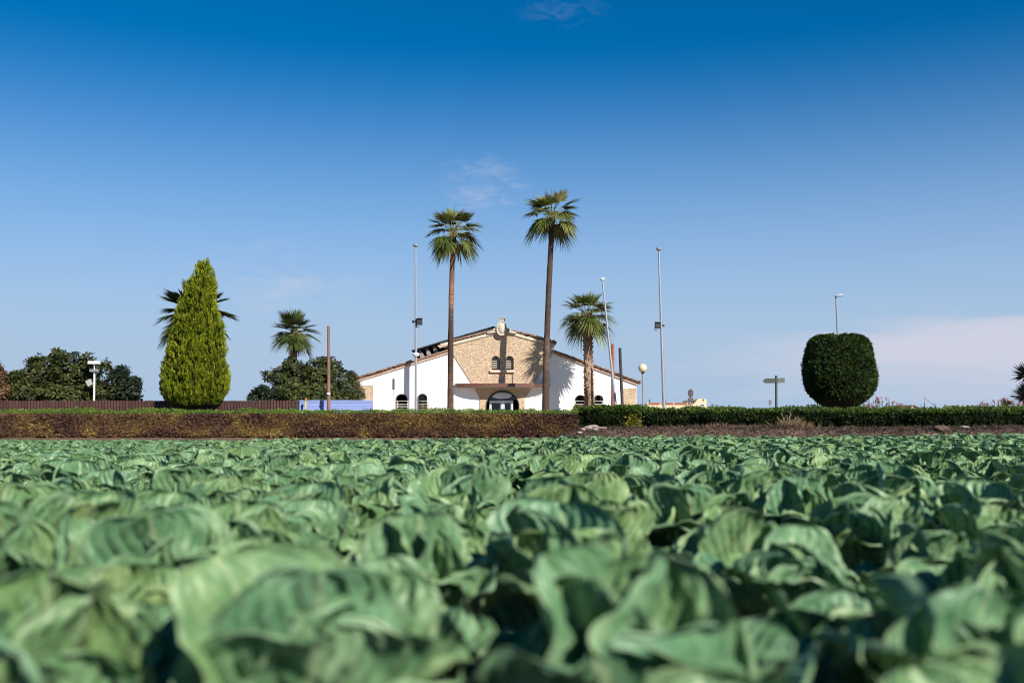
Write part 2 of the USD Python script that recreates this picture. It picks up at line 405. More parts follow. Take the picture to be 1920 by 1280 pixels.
def verge_tiles(pts, n, r, parent):
    """the round noses of the barrel tiles along a verge"""
    rng = np.random.default_rng(11); ms = []
    q = np.array([Q(*p) for p in pts])
    for k in range(n):
        t = (k + .5) / n; x, z = q[0] + (q[1] - q[0]) * t
        a = np.linspace(0, PI, 6); rr = r * rng.uniform(.8, 1.15); zz = z + .12 + rng.uniform(-.02, .04)
        y0 = YB - .30 + rng.uniform(-.05, .05)
        sec = Polygon([(x + rr * math.cos(u), zz + rr * .85 * math.sin(u)) for u in a])
        ms.append(slab(sec, y0, YB + .5))
    part('verge_tile', cat(*ms), tilemat, parent, kind='stuff', label='row of round tile ends along the roof edge')


verge_tiles([(656, 716), (775, 679.5)], 34, .12, roofl)
verge_tiles([(1040, 661), (1201, 719.5)], 44, .085, roofr)
verge_tiles([(975, 626), (1043, 645)], 20, .12, roofc)
# the raised roof light behind the left slope
rl = part('raised_roof', band([(769, 657), (824, 640.2), (924, 611.5), (940, 616)], 0, .10, YB + 1.1, YB + 12), darkmetal, hall)
part('raised_fascia', slab(Polygon([Q(*q) for q in [(822, 641.3), (924, 612.4), (939, 617), (936, 630), (846, 652), (829, 650)]]), YB + 1.3, YB + 1.45), white, rl)
part('raised_back', slab(Polygon([Q(*q) for q in [(772, 657), (829, 640), (829, 655), (846, 652.5), (846, 662), (773, 682)]]), YB + 3.3, YB + 3.5), indoors, rl)
for a in (781, 794, 808):
    part('bracket', slab(Polygon([Q(a, 655 - (a - 781) * .3), Q(a + 5, 654 - (a - 781) * .3), Q(a + 12, 666 - (a - 781) * .3), Q(a + 5, 672 - (a - 781) * .3)]), YB + 1.6, YB + 1.8), mat('bracket_grey', (.24, .235, .24), .7), rl)
part('raised_eave', slab(Polygon([Q(*q) for q in [(818, 646), (846, 641), (846, 645), (823, 651)]]), YB + .9, YB + 1.28), trim, rl)

# canopy: a half-oval sheet over the door
cl, cr = Q(853.5, 719)[0], Q(1030.5, 722)[0]; cz0, cz1 = Q(940, 727)[1], Q(940, 719.3)[1]
cm = (cl + cr) / 2; ch = (cr - cl) / 2


def canopy_plan(grow=0.0):
    t = np.linspace(0, PI, 40)
    return Polygon([(cm + (ch + grow) * math.cos(u), YB - .075 - (1.15 + grow) * math.sin(u) ** .8) for u in t])


can = part('canopy', plate(canopy_plan(0), cz0 + .05, cz1 - .04), copper, hall, label='dark reddish brown sheet canopy over the arched door')
part('canopy_rim', plate(canopy_plan(.03), cz1 - .038, cz1), mat('canopy_rim', (.30, .12, .085), .4, var=.3), can)
part('canopy_soffit', plate(canopy_plan(-.06), cz0, cz0 + .048), under, can)
for pxs in (885.5, 918, 950.5, 966, 983, 1006):
    x = Q(pxs, 722)[0]; u = math.acos(max(-1, min(1, (x - cm) / ch))); yf = YB - .075 - 1.15 * math.sin(u) ** .8
    part('seam', box(x - .022, x + .022, yf - .035, yf + .01, cz0 + .06, cz1 - .045), copper, can)

# windows
def window(poly, yg, frame_w, material, parent, name='window', mid=True, bars=0, curtain=None):
    w = part(name, slab(poly.buffer(-.004).difference(poly.buffer(-frame_w)), yg, yg + .07), material, parent)
    part('pane', slab(poly.buffer(-frame_w + .01), yg + .03, yg + .036), glass, w)
    x0, z0, x1, z1 = poly.bounds; c = (x0 + x1) / 2
    if mid:
        part('mullion', box(c - .04, c + .04, yg - .012, yg + .028, z0 + .07, z0 + (z1 - z0) * .62), material, w)
        zz = z0 + (z1 - z0) * .62
        part('transom', slab(sbox(x0, zz, x1, zz + .08).intersection(poly.buffer(-frame_w)), yg - .014, yg + .026), material, w)
    for k in range(bars):
        zz = z0 + (z1 - z0) * (.14 + .62 * k / max(1, bars - 1))
        part('louvre', slab(sbox(x0, zz, x1, zz + .07).intersection(poly.buffer(-frame_w)), yg - .10, yg - .07), cream, w)
    if curtain:
        part('shutter', box(*curtain, yg + .25, yg + .29, z0 + .05, z0 + (z1 - z0) * .60), ochre, w)
    return w


for k, a in enumerate(low_arches):
    x0, z0, x1, z1 = a.bounds; w_ = x1 - x0
    window(a, YB + .26, .07, brownwood, hall, curtain=(x0 + w_ * (.12 if k % 2 else .1), x0 + w_ * (.42 if k % 2 else .5)))
    part('arch_lining', slab(a.difference(a.buffer(-.035)), YB - .02, YB + .25), brownwood, hall)
for a in high_arches:
    window(a, YB + .30, .05, brownwood, hall, name='upper_window', mid=False, bars=5)
    part('reveal', slab(a.buffer(.001).difference(a.buffer(-.03)), YB - .06, YB + .29), mat('reveal_stone', (.26, .16, .11), .9), hall)
part('sill', slab(Polygon([Q(918, 694), Q(966, 694), Q(965, 698), Q(919, 698)]), YB - .24, YB - .072), mat('sill_stone', (.66, .52, .40), .85, bump=.004), hall)
part('downpipe', box(Q(961.5, 705)[0] - .03, Q(961.5, 705)[0] + .03, YB - .13, YB - .073, cz1 + .01, Q(961, 698.5)[1]), mat('pipe_brown', (.22, .13, .09), .6), hall)

# the arched doorway
xd0, _, xd1, zd1 = door_hole.bounds; xc = (xd0 + xd1) / 2
part('doorway_lining', slab(door_hole.difference(door_hole.buffer(-.06)), YB - .09, YB + .30), mat('dark_lining', (.06, .04, .032), .6), hall)
zt = Q(940, 750.5)[1]; fx0, fx1 = Q(917.5, 760)[0], Q(962, 760)[0]
fr = part('door_frame', cat(box(fx0, fx0 + .10, YB + .34, YB + .46, Z0, zt), box(fx1 - .10, fx1, YB + .34, YB + .46, Z0, zt), box(fx0 + .102, fx1 - .102, YB + .34, YB + .46, zt - .11, zt), box(xc - .085, xc + .085, YB + .34, YB + .46, Z0, zt - .112)), alu, hall)
for a, b in ((fx0 + .10, xc - .085), (xc + .085, fx1 - .10)):
    d = part('door', cat(box(a + .006, a + .075, YB + .36, YB + .41, Z0 + .01, zt - .12), box(b - .075, b - .006, YB + .36, YB + .41, Z0 + .01, zt - .12), box(a + .077, b - .077, YB + .36, YB + .41, zt - .19, zt - .12), box(a + .077, b - .077, YB + .36, YB + .41, Z0 + .01, Z0 + .12)), alu, hall)
    part('pane', box(a + .072, b - .072, YB + .382, YB + .388, Z0 + .11, zt - .185), glass, d)
    part('handle', box((b - .12 if a < xc - .5 else a + .075), (b - .085 if a < xc - .5 else a + .11), YB + .30, YB + .34, Z0 + .85, Z0 + 1.25), alu, d)
lun = part('fanlight', slab(door_hole.buffer(-.062).intersection(sbox(xd0, zt + .03, xd1, zd1)).difference(door_hole.buffer(-.11).intersection(sbox(xd0, zt + .08, xd1, zd1))), YB + .34, YB + .42), darkmetal, hall)
part('pane', slab(door_hole.buffer(-.105).intersection(sbox(xd0, zt + .075, xd1, zd1)), YB + .37, YB + .376), glass, lun)
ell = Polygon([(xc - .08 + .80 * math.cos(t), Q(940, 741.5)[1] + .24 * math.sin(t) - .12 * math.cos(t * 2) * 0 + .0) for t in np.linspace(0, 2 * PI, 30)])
part('blind', slab(ell.intersection(door_hole.buffer(-.15)), YB + .345, YB + .362), reflection_mat, lun)  # added pale oval that stands for a reflection in the fanlight glass
for a in (Q(917.5, 740)[0] + .03, Q(960.5, 740)[0] + .03):
    part('glazing_bar', box(a - .025, a + .025, YB + .335, YB + .365, zt + .08, zt + .60), darkmetal, lun)

# the crest on the gable
cx_, cz_ = Q(941, 615.5)
oval = Polygon([(cx_ + .40 * math.sin(t) * (1 - .22 * math.cos(t)) * (1 - .12 * (math.cos(t) > .6)), cz_ + .60 * math.cos(t)) for t in np.linspace(0, 2 * PI, 40, endpoint=False)])
cr_ = part('crest', slab(oval, YB - .44, YB - .10), cream, hall, label='cream oval crest with a small crown on the gable peak')
part('crest_border', slab(oval.difference(oval.buffer(-.07)), YB - .50, YB - .442), cream, cr_)
sv = trimesh.creation.icosphere(2, 1.0); sv.apply_scale([.27, .12, .44]); sv.apply_translation([cx_, YB - .44, cz_])
part('crest_shield', sv, cream, cr_, smooth=True)
ms = []
for k, (dx, h) in enumerate(((-.20, .14), (-.10, .2), (0, .26), (.10, .2), (.20, .14))):
    s_ = trimesh.creation.icosphere(1, .065); s_.apply_translation([cx_ + dx, YB - .28, cz_ + .56 + h]); ms.append(s_)
    ms.append(box(cx_ + dx - .035, cx_ + dx + .035, YB - .33, YB - .23, cz_ + .50, cz_ + .56 + h))
part('crown', cat(*ms), mat('old_stone', (.42, .37, .28), .9, var=.4), cr_)
for sgn in (-1, 1):
    t = np.linspace(0, 3.6, 22); rr = .17 * np.exp(-t * .28)
    pts = np.stack([cx_ + sgn * (.58 - rr * np.cos(t) * .9), np.full(22, YB - .27), cz_ - .18 + rr * np.sin(t)], 1)
    sw = np.vstack([pts[::-1], [[cx_ + sgn * .30, YB - .27, cz_ + .05]]])
    part('scroll', tube(sw, .075, 6), cream, cr_)
    part('scroll_foot', tube([[cx_ + sgn * .45, YB - .27, cz_ - .28], [cx_ + sgn * .8, YB - .27, cz_ - .33], [cx_ + sgn * 1.15, YB - .27, cz_ - .40]], [.09, .10, .05], 6), cream, cr_)

# ================================================================ street furniture
steel = mat('galvanised_steel', (0.34, 0.36, 0.40), 0.45, var=0.12, scale=5, metallic=0.5)
wood_old = mat('weathered_pole', (0.27, 0.15, 0.10), 0.85, color2=(.13, .075, .055), scale=3, stretch=(6, 6, .5), bump=0.006, bump_scale=30)
dark_green = mat('green_post', (0.05, 0.10, 0.075), 0.5)


def pole(pts_px, D, r0, r1, sides=12):
    pts = [P(a, b, D) for a, b in pts_px]
    return tube(pts, np.linspace(r0, r1, len(pts)), sides)


def ground_px(px, D):
    x = (px - CX) / F_PX * D
    return np.array([x, D, float(gz(x, D))])


def at_base(px_top, px_base, D):
    """bottom and top of a pole, its foot on the ground under the lower picture point"""
    top = P(*px_top, D); base = P(*px_base, D); g = float(gz(base[0], D))
    t = (g - top[2]) / (base[2] - top[2]); foot = top + (base - top) * t
    return foot, top


def lamp_box(c, w, d, h, parent, name='floodlight', material=darkmetal):
    """a boxy floodlight head with a visor and a bright reflector face"""
    b = part(name, box(c[0] - w / 2, c[0] + w / 2, c[1] - d / 2, c[1] + d / 2, c[2] - h / 2, c[2] + h / 2, .03), material, parent)
    part('visor', box(c[0] - w / 2 - .03, c[0] + w / 2 + .03, c[1] - d / 2 - .10, c[1] + d / 2, c[2] + h / 2 + .003, c[2] + h / 2 + .03), steel, b)
    part('bracket', tube([[c[0] - w * .5, c[1], c[2] - h * .4], [c[0] - w * .5 - .05, c[1], c[2] - h * .75], [c[0], c[1], c[2] - h * .85]], .02, 5), darkmetal, b)
    return b


# tall lamp pole on the left of the hall
D = 64.0
foot, top = at_base((779.5, 462), (780, 770), D)
t = thing('lamp_pole', 'tall grey steel lamp pole in front of the left wing with a collar halfway', 'street lamp', foot)
part('pole', tube([foot, foot * .5 + top * .5, top], [.10, .08, .055], 12), steel, t)
part('lamp_head', lathe([(0.0, .11), (.12, .10), (.19, .04), (.19, -.03), (.13, -.05), (.07, -.12), (0, -.12)], top + [0, 0, .06], 14), steel, t)
part('lens', lathe([(0, -.062), (.13, -.055), (.11, -.075), (0, -.09)], top + [0, 0, .06], 12), darkmetal, t)
c = P(780, 664.5, D)
part('collar', lathe([(.10, .12), (.20, .09), (.23, .0), (.17, -.11), (.10, -.14)], c, 14), mat('collar_white', (.7, .7, .7), .5), t)
c = P(786.5, 603.5, D)
lamp_box(c + [0.02, -.1, 0], .34, .30, .42, t)
part('cross_arm', tube([P(775, 603, D), P(791, 603, D)], .04, 6), darkmetal, t)
part('clamp', box(*(P(774.5, 603, D)[0] + np.array([-.06, .06])), D - .08, D + .08, P(775, 603, D)[2] - .08, P(775, 603, D)[2] + .08), darkmetal, t)

D = 60.0
foot, top = at_base((1235.2, 468.5), (1245, 768), D)
t = thing('lamp_pole', 'tall grey steel lamp pole leaning left with a dark floodlight, right of the globe lamp', 'street lamp', foot)
part('pole', tube([foot, foot * .5 + top * .5, top], [.105, .08, .052], 12), steel, t)
part('lamp_head', lathe([(0.0, .10), (.12, .09), (.17, .04), (.17, -.03), (.12, -.05), (.07, -.12), (0, -.12)], top + [0, 0, .05], 14), steel, t)
part('lens', lathe([(0, -.062), (.12, -.055), (.10, -.075), (0, -.09)], top + [0, 0, .05], 12), darkmetal, t)
c = P(1233.5, 610, D)
lamp_box(c + [-.02, -.1, 0], .34, .30, .36, t)
part('cross_arm', tube([P(1228, 610, D), P(1245, 610, D)], .035, 6), darkmetal, t)
part('clamp', box(*(P(1244, 610, D)[0] + np.array([-.05, .05])), D - .07, D + .07, P(1245, 610, D)[2] - .08, P(1245, 610, D)[2] + .06), darkmetal, t)

D = 62.0
foot, top = at_base((1129.5, 525), (1155, 768), D)
t = thing('lamp_pole', 'slender pale lamp pole leaning strongly left in front of the shaggy palm', 'street lamp', foot)
part('pole', tube([foot, foot * .5 + top * .5, top], [.11, .075, .05], 10), steel, t)
part('lamp_head', lathe([(0.0, .10), (.10, .09), (.16, .03), (.15, -.03), (.10, -.06), (.05, -.12), (0, -.12)], top + [0, 0, .04], 14), mat('lamp_white', (.72, .73, .74), .4), t)

D = 61.0
foot, top = at_base((1567.5, 556), (1574, 700), D)
t = thing('street_lamp', 'thin grey street lamp with a flat arm head rising behind the clipped round tree', 'street lamp', foot)
part('pole', tube([foot, top], [.10, .05], 10), steel, t)
hd = trimesh.creation.icosphere(2, 1.0); hd.apply_scale([.30, .16, .075]); hd.apply_transform(trimesh.transformations.rotation_matrix(-.22, [0, 1, 0])); hd.apply_translation(top + [.16, -.05, .06])
part('lamp_head', hd, mat('lamp_grey', (.46, .50, .58), .35), t, smooth=True)

D = 60.0
foot, top = at_base((1205, 698), (1206.5, 768), D)
t = thing('globe_lamp', 'cream globe lamp on a thin grey post beside the hall', 'street lamp', foot)
part('post', tube([foot, top], .055, 10), steel, t)
part('cup', lathe([(.055, -.10), (.10, -.02), (.13, .03), (.0, .03)], top, 12), darkmetal, t)
g = trimesh.creation.icosphere(3, .265); g.apply_translation(P(1205, 690, D))
part('globe', g, mat('opal_globe', (.66, .57, .38), .35, var=.15, scale=3), t, smooth=True)

# bare posts
D = 72.3
foot, top = at_base((1148.7, 646), (1149, 768), D)
t = thing('rusty_post', 'orange rust coloured post right of the shaggy palm', 'post', foot)
part('shaft', tube([foot, foot * .5 + top * .5, top], [.14, .12, .11], 10), mat('rust', (.36, .10, .055), .8, var=.45, scale=3, bump=.004), t)
part('cap', tube([top + [0, 0, .002], top + [0.01, 0, .10]], [.09, .05], 8), mat('rust', (.36, .10, .055)), t)
foot, top = at_base((1162.3, 653), (1167, 768), 71.0)
t = thing('dark_post', 'near black slim post leaning left before the right wing', 'post', foot)
part('shaft', tube([foot, foot * .5 + top * .5, top], [.12, .11, .105], 10), mat('tarred_wood', (.035, .03, .032), .7, var=.4), t)
part('cap', lathe([(.0, .05), (.09, .04), (.115, .0)], top + [0, 0, .002], 10), darkmetal, t)
D = 50.3
foot, top = at_base((616, 611), (616.5, 768), D)
t = thing('timber_pole', 'weathered brown timber pole before the blue boarded wall', 'pole', foot)
part('shaft', tube([foot, foot * .6 + top * .4, top], [.098, .085, .07], 10), wood_old, t)
z = P(616, 737.5, D)[2]; part('band', lathe([(.088, -.05), (.098, -.05), (.098, .05), (.088, .05)], [foot[0] * .5 + top[0] * .5, D, z], 12), mat('band_white', (.65, .65, .66), .5), t)
foot, top = at_base((573.5, 750), (571.5, 770), 50.6)
t = thing('yellow_post', 'short yellow post with an orange top before the blue boarded wall', 'post', foot)
part('shaft', tube([foot, top], .042, 8), mat('yellow_paint', (.62, .52, .08), .5, var=.15), t)
cp = trimesh.creation.icosphere(2, .075); cp.apply_scale([.8, .8, 1.2]); cp.apply_translation(top + [0, 0, .03]); part('cap', cp, mat('orange_paint', (.45, .16, .03), .5), t, smooth=True)

# post with a pale panel and floodlights on the far left
D = 53.0
foot, top = at_base((177, 694), (176.3, 752), D)
t = thing('floodlight_post', 'white post with a flat pale panel and two floodlights before the leafy trees', 'floodlight', foot)
wpaint = mat('white_paint', (.75, .74, .72), .5, var=.08)
part('post', tube([foot, top], .05, 10), wpaint, t)
a, b = P(166.5, 677, D), P(186.5, 682.5, D)
part('panel', box(a[0], b[0], D - .15, D + .15, b[2], a[2], .012), wpaint, t)
c = P(177, 695, D); part('lamp_head', box(c[0] - .24, c[0] + .24, D - .14, D + .1, c[2] - .09, c[2] + .09, .04), mat('lamp_housing', (.22, .22, .23), .5), t)
part('stay', tube([P(168, 682, D), P(168, 699, D)], .012, 5), darkmetal, t); part('stay', tube([P(186, 682, D), P(187, 699, D)], .012, 5), darkmetal, t)
part('neck', tube([P(177, 682, D), P(177, 692, D)], .03, 8), wpaint, t)
m = trimesh.creation.box([.26, .14, .32]); m.apply_transform(trimesh.transformations.rotation_matrix(-.5, [0, 1, 0])); m.apply_translation(P(167.5, 717.5, D)); part('floodlight', m, mat('lamp_housing2', (.42, .42, .44), .4), t)
part('arm', tube([P(170, 720, D), P(176, 719, D)], .02, 6), darkmetal, t)

# signs
D = 51.0
foot, top = at_base((1455.5, 704), (1455.5, 768), D)
t = thing('direction_sign', 'grey two way direction sign with a pointed left plate on a dark green post', 'sign', foot)
part('post', tube([foot, top], .062, 10), dark_green, t)
signgrey = mat('sign_grey', (.055, .056, .058), .55, var=.15, scale=3)
part('arrow_plate', slab(Polygon([Q(1430, 714, D), Q(1434, 709.5, D), Q(1453.5, 709, D), Q(1453.5, 718, D), Q(1434, 718.3, D)]), D - .05, D - .02), signgrey, t)
part('plate', slab(Polygon([Q(1457.5, 708.6, D), Q(1471, 708, D), Q(1471, 717.3, D), Q(1457.5, 717.7, D)]), D - .05, D - .02), mat('sign_pale', (.11, .12, .105), .55, var=.15), t)
for pz in (711, 716):
    c = P(1455.5, pz, D); part('clamp', box(c[0] - .075, c[0] + .075, D - .075, D + .07, c[2] - .025, c[2] + .025), dark_green, t)
D = 54.0
foot, top = at_base((1294.5, 744), (1294.5, 768), D)
t = thing('round_sign', 'back of a round dark road sign with a small plate beneath it', 'sign', foot)
part('post', tube([foot, P(1294.5, 731, D)], .032, 8), steel, t)
ry = trimesh.transformations.rotation_matrix(PI / 4.4, [0, 0, 1])
m = trimesh.creation.cylinder(.225, .02, sections=28); m.apply_transform(trimesh.transformations.rotation_matrix(PI / 2, [1, 0, 0])); m.apply_transform(ry); m.apply_translation(P(1294.5, 737, D) + [0, -.06, 0])
part('disc', m, mat('sign_back', (.085, .075, .08), .5, var=.3), t)
c = P(1294.5, 748.5, D); m = trimesh.creation.box([.30, .02, .16]); m.apply_transform(trimesh.transformations.rotation_matrix(.3, [0, 0, 1])); m.apply_translation(c + [0, -.06, 0]); part('plate', m, mat('sign_back', (.085, .075, .08)), t)
part('bracket', box(c[0] - .05, c[0] + .05, D - .045, D + .04, P(0, 740, D)[2], P(0, 736, D)[2]), steel, t)
D = 66.0
foot, top = at_base((1443.5, 750), (1443.5, 768), D)
t = thing('small_sign', 'small grey plate on a thin post just left of the direction sign', 'sign', foot)
part('post', tube([foot, top], .03, 8), steel, t)
c = P(1443.5, 753.5, D); part('plate', box(c[0] - .09, c[0] + .09, D - .06, D - .035, c[2] - .15, c[2] + .13), mat('sign_mid', (.13, .13, .12), .5), t)
D = 58.0
foot, top = at_base((737.8, 709.5), (739, 770), D)
t = thing('edge_on_sign', 'thin post with a dark narrow plate seen edge on before the left wing', 'sign', foot)
part('post', tube([foot, top], .022, 8), steel, t)
c = P(737.8, 720, D); part('plate', box(c[0] - .045, c[0] + .045, D - .25, D + .25, c[2] - .31, c[2] + .31), mat('slate_blue', (.055, .085, .12), .5), t)

D = 55.0
for k, (a, b, lab) in enumerate(((1447, 1475, 'low grey cabinet with a flat lid under the direction sign'), (1477, 1485.5, 'narrow grey cabinet right of a wider one below the direction sign'))):
    q0, q1 = P(a, 763.5, D), P(b, 764, D)
    t = thing('cabinet', lab, 'cabinet', ((q0[0] + q1[0]) / 2, D, 0))
    part('body', box(q0[0] + .03, q1[0] - .03, D - .3, D + .3, 0, q0[2] - .05, .02), mat('cabinet_grey', (.10, .115, .105), .55, var=.2), t)
    part('lid', box(q0[0], q1[0], D - .34, D + .34, q0[2] - .048, q0[2], .01), mat('cabinet_lid', (.17, .19, .17), .5), t)

# railings in front of the arched windows
for (a, b, lab) in ((727, 802, 'white horizontal bar railing before the left arched windows'), (1079, 1146, 'white horizontal bar railing before the right arched windows')):
    D = 76.6
    t = thing('railing', lab, 'railing', (P((a + b) / 2, 770, D)[0], D, 0))
    x0, x1 = P(a, 760, D)[0], P(b, 760, D)[0]
    for pz in (751.5, 757, 762, 767, 772):
        z = P(0, pz, D)[2]; part('rail', tube([[x0, D, z], [x1, D, z]], .016, 6), wpaint, t)
    for k in range(5):
        x = x0 + (x1 - x0) * k / 4; part('post', tube([[x, D + .04, 0], [x, D + .04, P(0, 751, D)[2]]], .02, 6), wpaint, t)

c = P(1141.5, 694.5, YB + 1.0)
t = thing('roof_floodlight', 'small pale floodlight standing on the right roof slope of the hall', 'floodlight', c - [0, 0, .25])
part('housing', box(c[0] - .19, c[0] + .17, c[1] - .12, c[1] + .12, c[2] - .09, c[2] + .09, .03), mat('lamp_white', (.72, .73, .74)), t)
part('bracket', tube([c - [0, 0, .3], c - [0, 0, .085]], .03, 6), steel, t)

# ================================================================ plants
bark = mat('bark', (0.14, 0.10, 0.07), 0.9, color2=(.05, .035, .025), scale=6, stretch=(3, 3, .7), bump=0.01, bump_scale=25)
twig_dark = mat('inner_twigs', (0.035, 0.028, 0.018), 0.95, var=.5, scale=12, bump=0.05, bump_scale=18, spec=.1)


def lobe_points(rng, lobes, n, shell=0.55):
    """points spread over the outer shells of ellipsoids, with the direction away from each centre"""
    vol = np.array([l[3] * l[4] for l in lobes]); k = rng.choice(len(lobes), n, p=vol / vol.sum())
    L = np.array(lobes)[k]; d = rand_dirs(rng, n); r = (shell + (1 - shell) * rng.random(n) ** .6) * rng.uniform(.85, 1.12, n)
    return L[:, :3] + d * r[:, None] * L[:, 3:6], d


def broadleaf(name, label, D, lobes_px, material, n, leaf, seed, depth=.9, base_px=None, per=6):
    """a tree of leaf rosettes round limbs; lobes: picture x, y, half width, half height"""
    rng = np.random.default_rng(seed); s = D / F_PX
    lobes = []
    for (a, b, rx, rz) in lobes_px:
        c = P(a, b, D + rng.uniform(-.5, .5)); lobes.append((*c, rx * s, max(rx, rz) * s * depth, rz * s))
    bx = base_px if base_px is not None else np.mean([l[0] for l in lobes_px])
    foot = ground_px(bx, D)
    t = thing(name, label, 'tree', foot)
    c, d = lobe_points(rng, lobes, n)
    c = c[c[:, 2] > .15]; d = d[:len(c)]
    m = len(c); a = rng.uniform(0, 2 * PI, (m, 1)) + np.arange(per) * 2 * PI / per
    axis_ = unit(d + [0, 0, .7] + rng.normal(0, .3, (m, 3)))
    s1 = unit(np.cross(axis_, [0.31, .77, .2])); s2 = np.cross(axis_, s1)
    dirs = (np.cos(a)[..., None] * s1[:, None] + np.sin(a)[..., None] * s2[:, None]) + axis_[:, None] * rng.uniform(-.25, .75, (m, per, 1))
    base = np.repeat(c[:, None], per, 1) + dirs * .03
    part('leaves', leaf_soup(base.reshape(-1, 3), dirs.reshape(-1, 3), np.repeat(axis_, per, 0), rng.uniform(.7, 1.25, m * per) * leaf, rng.uniform(.34, .5, m * per) * leaf, .12, 'long'), material, t, kind='stuff')
    ms = []
    mid = np.array([foot[0], D, max(.5, np.mean([l[2] for l in lobes]) - 1.0)])
    trunk = [foot + [0, 0, -.1], foot * .5 + mid * .5 + [.06, 0, 0], mid]
    tk = part('trunk', tube(trunk, [.20, .16, .14], 9), bark, t)
    for l in lobes:
        c_ = np.array(l[:3]); h = mid * .45 + c_ * .55 + [0, 0, .15]
        part('limb', tube([mid, h, c_], [.10, .06, .02], 6), bark, tk)
        for _ in range(5):
            e = c_ + rand_dirs(rng, 1)[0] * np.array(l[3:6]) * .8; ms.append(tube([h, (h + e) / 2 + [0, 0, .1], e], [.035, .02, .006], 4))
    part('twigs', cat(*ms), bark, t)
    return t


loquat = leaf_mat('loquat_leaf', [(0, (.006, .011, .004)), (.35, (.022, .031, .007)), (.65, (.055, .068, .015)), (.9, (.115, .118, .030)), (1, (.15, .115, .04))], .55, .2, .22)
loquat_dark = leaf_mat('dark_leaf', [(0, (.006, .012, .008)), (.6, (.018, .028, .012)), (1, (.045, .058, .022))], .5, .12, .25)
rust_leaf = leaf_mat('rust_leaf', [(0, (.05, .022, .01)), (.5, (.13, .06, .02)), (1, (.10, .08, .03))], .5, .2)
broadleaf('leafy_tree', 'wide leafy olive green tree behind the brown fence with the white floodlight post before it', 54, [(42, 718, 34, 26), (85, 700, 42, 36), (125, 694, 32, 34), (160, 705, 34, 30), (60, 738, 44, 20), (120, 738, 60, 22), (180, 735, 34, 22), (108, 668, 15, 14), (66, 678, 12, 10), (165, 676, 12, 14), (198, 688, 10, 12), (30, 742, 30, 16)], loquat, 2300, .24, 1, base_px=100)
broadleaf('leafy_tree', 'small very dark tree at the right end of the leafy mass before the golden cypress', 55, [(222, 716, 22, 26), (240, 728, 24, 22), (226, 698, 14, 12), (252, 720, 12, 14), (210, 738, 26, 16), (250, 742, 14, 10)], loquat_dark, 520, .24, 2, base_px=232)
broadleaf('leafy_tree', 'rust tinged tree cut off by the left picture edge', 53, [(-12, 712, 22, 26), (-8, 735, 26, 18), (-14, 690, 16, 12)], rust_leaf, 420, .2, 3, base_px=-12)
broadleaf('leafy_tree', 'broad grey green tree behind the blue boarded wall under the small palm', 60, [(556, 712, 36, 36), (596, 700, 34, 32), (622, 690, 20, 22), (528, 708, 22, 22), (645, 716, 18, 22), (570, 740, 64, 20), (612, 735, 40, 24), (548, 684, 16, 14), (505, 704, 12, 10), (636, 742, 30, 14)], loquat, 1650, .25, 4, base_px=575)
broadleaf('leafy_tree', 'low dark bush tree at the left foot of the broad grey green tree', 58, [(487, 738, 15, 14), (500, 742, 18, 14), (478, 745, 12, 10), (494, 729, 9, 8)], loquat_dark, 300, .20, 5, base_px=490)
creeper_leaf = leaf_mat('creeper_leaf', [(0, (.02, .025, .008)), (.5, (.055, .06, .02)), (1, (.13, .11, .04))], .5, .2)
broadleaf('corner_bush', 'tall bush growing against the left corner of the hall', 74, [(664, 722, 13, 22), (672, 738, 12, 14), (655, 742, 16, 14), (660, 706, 10, 10), (676, 742, 9, 9)], creeper_leaf, 420, .17, 6, base_px=664)

# golden cypress, two leaders grown together
gold = leaf_mat('golden_spray', [(0, (.020, .032, .003)), (.25, (.060, .090, .005)), (.55, (.175, .215, .011)), (1, (.44, .42, .030))], .6, .22, .2)
D = 50.0; s_ = D / F_PX; rng = np.random.default_rng(21)
t = thing('golden_cypress', 'tall golden green cypress tapering to a point before the brown fence', 'tree', ground_px(366, D))
prof = np.array([(497, 377, 2), (508, 377, 7), (520, 378, 14), (532, 377, 19), (545, 374, 24), (560, 371, 29), (580, 367, 34), (600, 361, 35), (625, 357, 36), (650, 356, 40), (680, 356, 47), (705, 356, 53), (725, 357, 55), (742, 358, 55), (752, 359, 50), (762, 362, 36)], float)
prof2 = np.array([(572, 398, 3), (590, 401, 9), (610, 405, 13), (635, 407, 16), (660, 409, 18), (690, 411, 21), (715, 413, 24), (735, 414, 22), (750, 412, 16), (760, 410, 8)], float)


